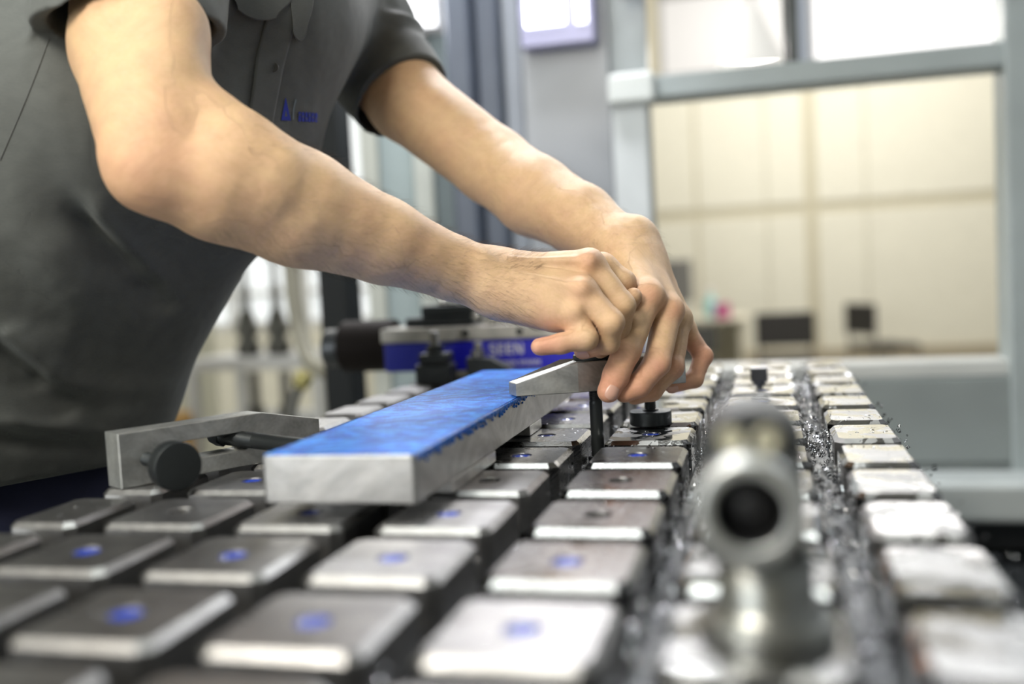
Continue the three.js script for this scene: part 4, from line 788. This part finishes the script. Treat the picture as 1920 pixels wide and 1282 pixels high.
{
  const w = new THREE.Group(); w.name = 'window_3'; w.position.set(-3.5, 0.95, -6.6); w.userData.kind = 'structure'; scene.add(w);
  part('window_frame', [box(-0.95, 0.95, 0, 0.06, -0.05, 0.05), box(-0.95, 0.95, 1.54, 1.6, -0.05, 0.05), box(-0.95, 0.95, 0.24, 0.28, -0.03, 0.03), ...[-0.95, -0.32, 0.26, 0.89].map((x) => box(x, x + 0.06, 0, 1.6, -0.05, 0.05))], mat([0.6, 0.6, 0.58], 0.5), w);
  part('window_pane', box(-0.92, 0.92, 0.05, 1.55, -0.012, 0, 0.001), lampGlass(0.9, [0.95, 1, 1], 0.3), w, 'bright frosted pane');
  struct('wall_rear_left', [box(-7, -1.2, 0, 0.95, -6.75, -6.55), box(-7, -1.2, 2.55, 4.6, -6.75, -6.55), box(-7, -4.45, 0.95, 2.55, -6.75, -6.55), box(-2.55, -1.2, 0.95, 2.55, -6.75, -6.55)], creamWall);
  const b = thing('storage_cabinet', 'pale cream cabinet left behind the worker and the rack', 'cabinet', [-2.75, 0, -3.9]);
  part('carcass', box(-0.3, 0.25, 0, 1.5, -0.25, 0.2, 0.006), mat([0.62, 0.62, 0.52], 0.6), b);
  part('door', box(-0.29, 0.24, 0.05, 1.47, 0.201, 0.216, 0.004), mat([0.66, 0.66, 0.56], 0.6), b);
  const p = thing('paper_roll', 'white roll beside an orange carton behind the worker waist', 'roll', [-2.08, 0.345, -2.9]);
  part('roll', lathe([[0.02, 0.56], [0.11, 0.56], [0.115, 0.57], [0.115, 0.74], [0.11, 0.75], [0.02, 0.75], [0.02, 0.56]], 40).translate(0, -0.05, 0), mat([0.85, 0.85, 0.83], 0.8), p);
  const o = thing('carton', 'orange brown carton under the white roll behind the worker waist', 'carton', [-2.08, 0, -2.9]);
  part('box', box(-0.14, 0.14, 0, 0.84, -0.14, 0.14, 0.004), mat([0.50, 0.30, 0.10], 0.8), o);
  part('flap', box(-0.135, 0.135, 0.8405, 0.845, -0.13, 0.0, 0.001), mat([0.55, 0.34, 0.13], 0.8), o);
}
// ---- office corner beyond the opening
function chair(label, pos, turn) {
  const c = thing('chair', label, 'chair', pos, turn, 'black chairs in the office corner');
  const bk = mat([0.022, 0.020, 0.018], 0.7), lg = mat([0.12, 0.12, 0.12], 0.35, 0.7);
  part('seat', box(-0.23, 0.23, 0.43, 0.475, -0.22, 0.22, 0.02), bk, c);
  part('backrest', box(-0.23, 0.23, 0.57, 0.84, -0.235, -0.205, 0.014).rotateX(0.0), bk, c);
  for (const [x, z] of [[-0.21, -0.2], [0.21, -0.2], [-0.21, 0.2], [0.21, 0.2]]) part('leg', tube([[x, 0.0, z * 1.12], [x, 0.43, z]], 0.011, 6, 10), lg, c);
  for (const x of [-0.2, 0.2]) part('back_post', tube([[x, 0.43, -0.19], [x, 0.58, -0.215], [x, 0.74, -0.22]], 0.010, 10, 8), lg, c);
}
chair('black chair seen from behind in front of the cream wall', [0.13, 0, -8.4], Math.PI);
chair('black chair seen sideways standing right beside the cream wall', [0.98, 0, -9.3], 2.05);
{
  const d = thing('desk', 'pale desk in the office corner behind the hands', 'desk', [-0.92, 0, -8.75]);
  part('top', box(-0.75, 0.75, 0.77, 0.80, -0.38, 0.38, 0.004), mat([0.66, 0.62, 0.50], 0.5), d);
  for (const x of [-0.70, 0.70]) part('side_panel', box(x - 0.015, x + 0.015, 0, 0.769, -0.35, 0.35, 0.003), mat([0.62, 0.58, 0.46], 0.6), d);
  part('modesty_panel', box(-0.68, 0.68, 0.3, 0.769, -0.30, -0.28, 0.002), mat([0.6, 0.56, 0.44], 0.6), d);
  const m = thing('monitor', 'dark flat monitor seen from behind next to the wrist', 'monitor', [-0.72, 0.80, -8.62], 1.3);
  part('screen', box(-0.27, 0.27, 0.13, 0.50, -0.02, 0.02, 0.006), mat([0.09, 0.09, 0.095], 0.4), m);
  part('stand', [box(-0.03, 0.03, 0.012, 0.2, -0.04, -0.021, 0.003), box(-0.12, 0.12, 0.0, 0.012, -0.10, 0.08, 0.003)], mat([0.1, 0.1, 0.1], 0.4), m);
  const b = thing('spray_bottle', 'teal and white bottle on the desk in the office corner', 'bottle', [-0.46, 0.80, -8.55]);
  part('bottle', lathe([[0.0001, 0], [0.045, 0], [0.05, 0.01], [0.05, 0.13], [0.03, 0.17], [0.018, 0.18], [0.018, 0.20], [0.0001, 0.20]], 24), mat([0.35, 0.68, 0.66], 0.4), b);
  part('cap', lathe([[0.0001, 0.20], [0.02, 0.20], [0.02, 0.25], [0.0001, 0.255]], 20), mat([0.8, 0.8, 0.8], 0.4), b);
  const q = thing('desk_bin', 'magenta box on the desk edge beside the teal bottle', 'box', [-0.36, 0.80, -8.5]);
  part('box', box(-0.06, 0.06, 0, 0.10, -0.06, 0.06, 0.006), mat([0.45, 0.05, 0.20], 0.5), q);
  part('lid', box(-0.062, 0.062, 0.1005, 0.115, -0.062, 0.062, 0.004), mat([0.5, 0.07, 0.24], 0.5), q);
  const k = thing('office_chair', 'dark swivel chair half hidden behind the left hand', 'chair', [-0.68, 0, -8.05], 0.4);
  part('seat', box(-0.24, 0.24, 0.44, 0.50, -0.24, 0.24, 0.025), mat([0.05, 0.05, 0.05], 0.8), k);
  part('backrest', box(-0.22, 0.22, 0.56, 0.78, 0.22, 0.26, 0.02), mat([0.06, 0.06, 0.055], 0.8), k);
  part('column', [lathe([[0.0001, 0.06], [0.03, 0.06], [0.03, 0.44], [0.0001, 0.44]], 16), box(-0.02, 0.02, 0.44, 0.6, 0.19, 0.23, 0.004)], mat([0.1, 0.1, 0.1], 0.4), k);
  part('foot', [0, 1, 2, 3, 4].map((i) => box(0.0, 0.28, 0.03, 0.07, -0.02, 0.02, 0.005).rotateY(i * 1.2566)), mat([0.08, 0.08, 0.08], 0.4), k);
}
{
  const l = thing('pendant_lamp', 'bright bell shaped pendant lamp in the hall beyond the opening', 'lamp', [-0.03, 2.34, -6.0]);
  part('shade', lathe([[0.02, 0.36], [0.05, 0.36], [0.07, 0.30], [0.20, 0.02], [0.21, 0], [0.195, 0.012], [0.06, 0.29], [0.02, 0.34]], 36), mat([0.85, 0.86, 0.84], 0.4, 0, { emissive: C(1, 0.98, 0.95), emissiveIntensity: 0.55 }), l, 'translucent bright shade');
  part('bulb', new THREE.SphereGeometry(0.055, 18, 12).translate(0, 0.12, 0), lampGlass(4), l);
  part('rod', new THREE.CylinderGeometry(0.008, 0.008, 1.6, 8).translate(0, 1.16, 0), mat([0.2, 0.2, 0.2], 0.5), l);
  const p = new THREE.PointLight(C(1, 0.97, 0.92), 4); p.name = 'pendant_glow'; p.position.set(-0.03, 2.46, -6.0); p.shadow.radius = 2.5; scene.add(p);
}

scene.traverse((o) => { if (o.isLight) o.castShadow = true; });
renderer.render(scene, camera);
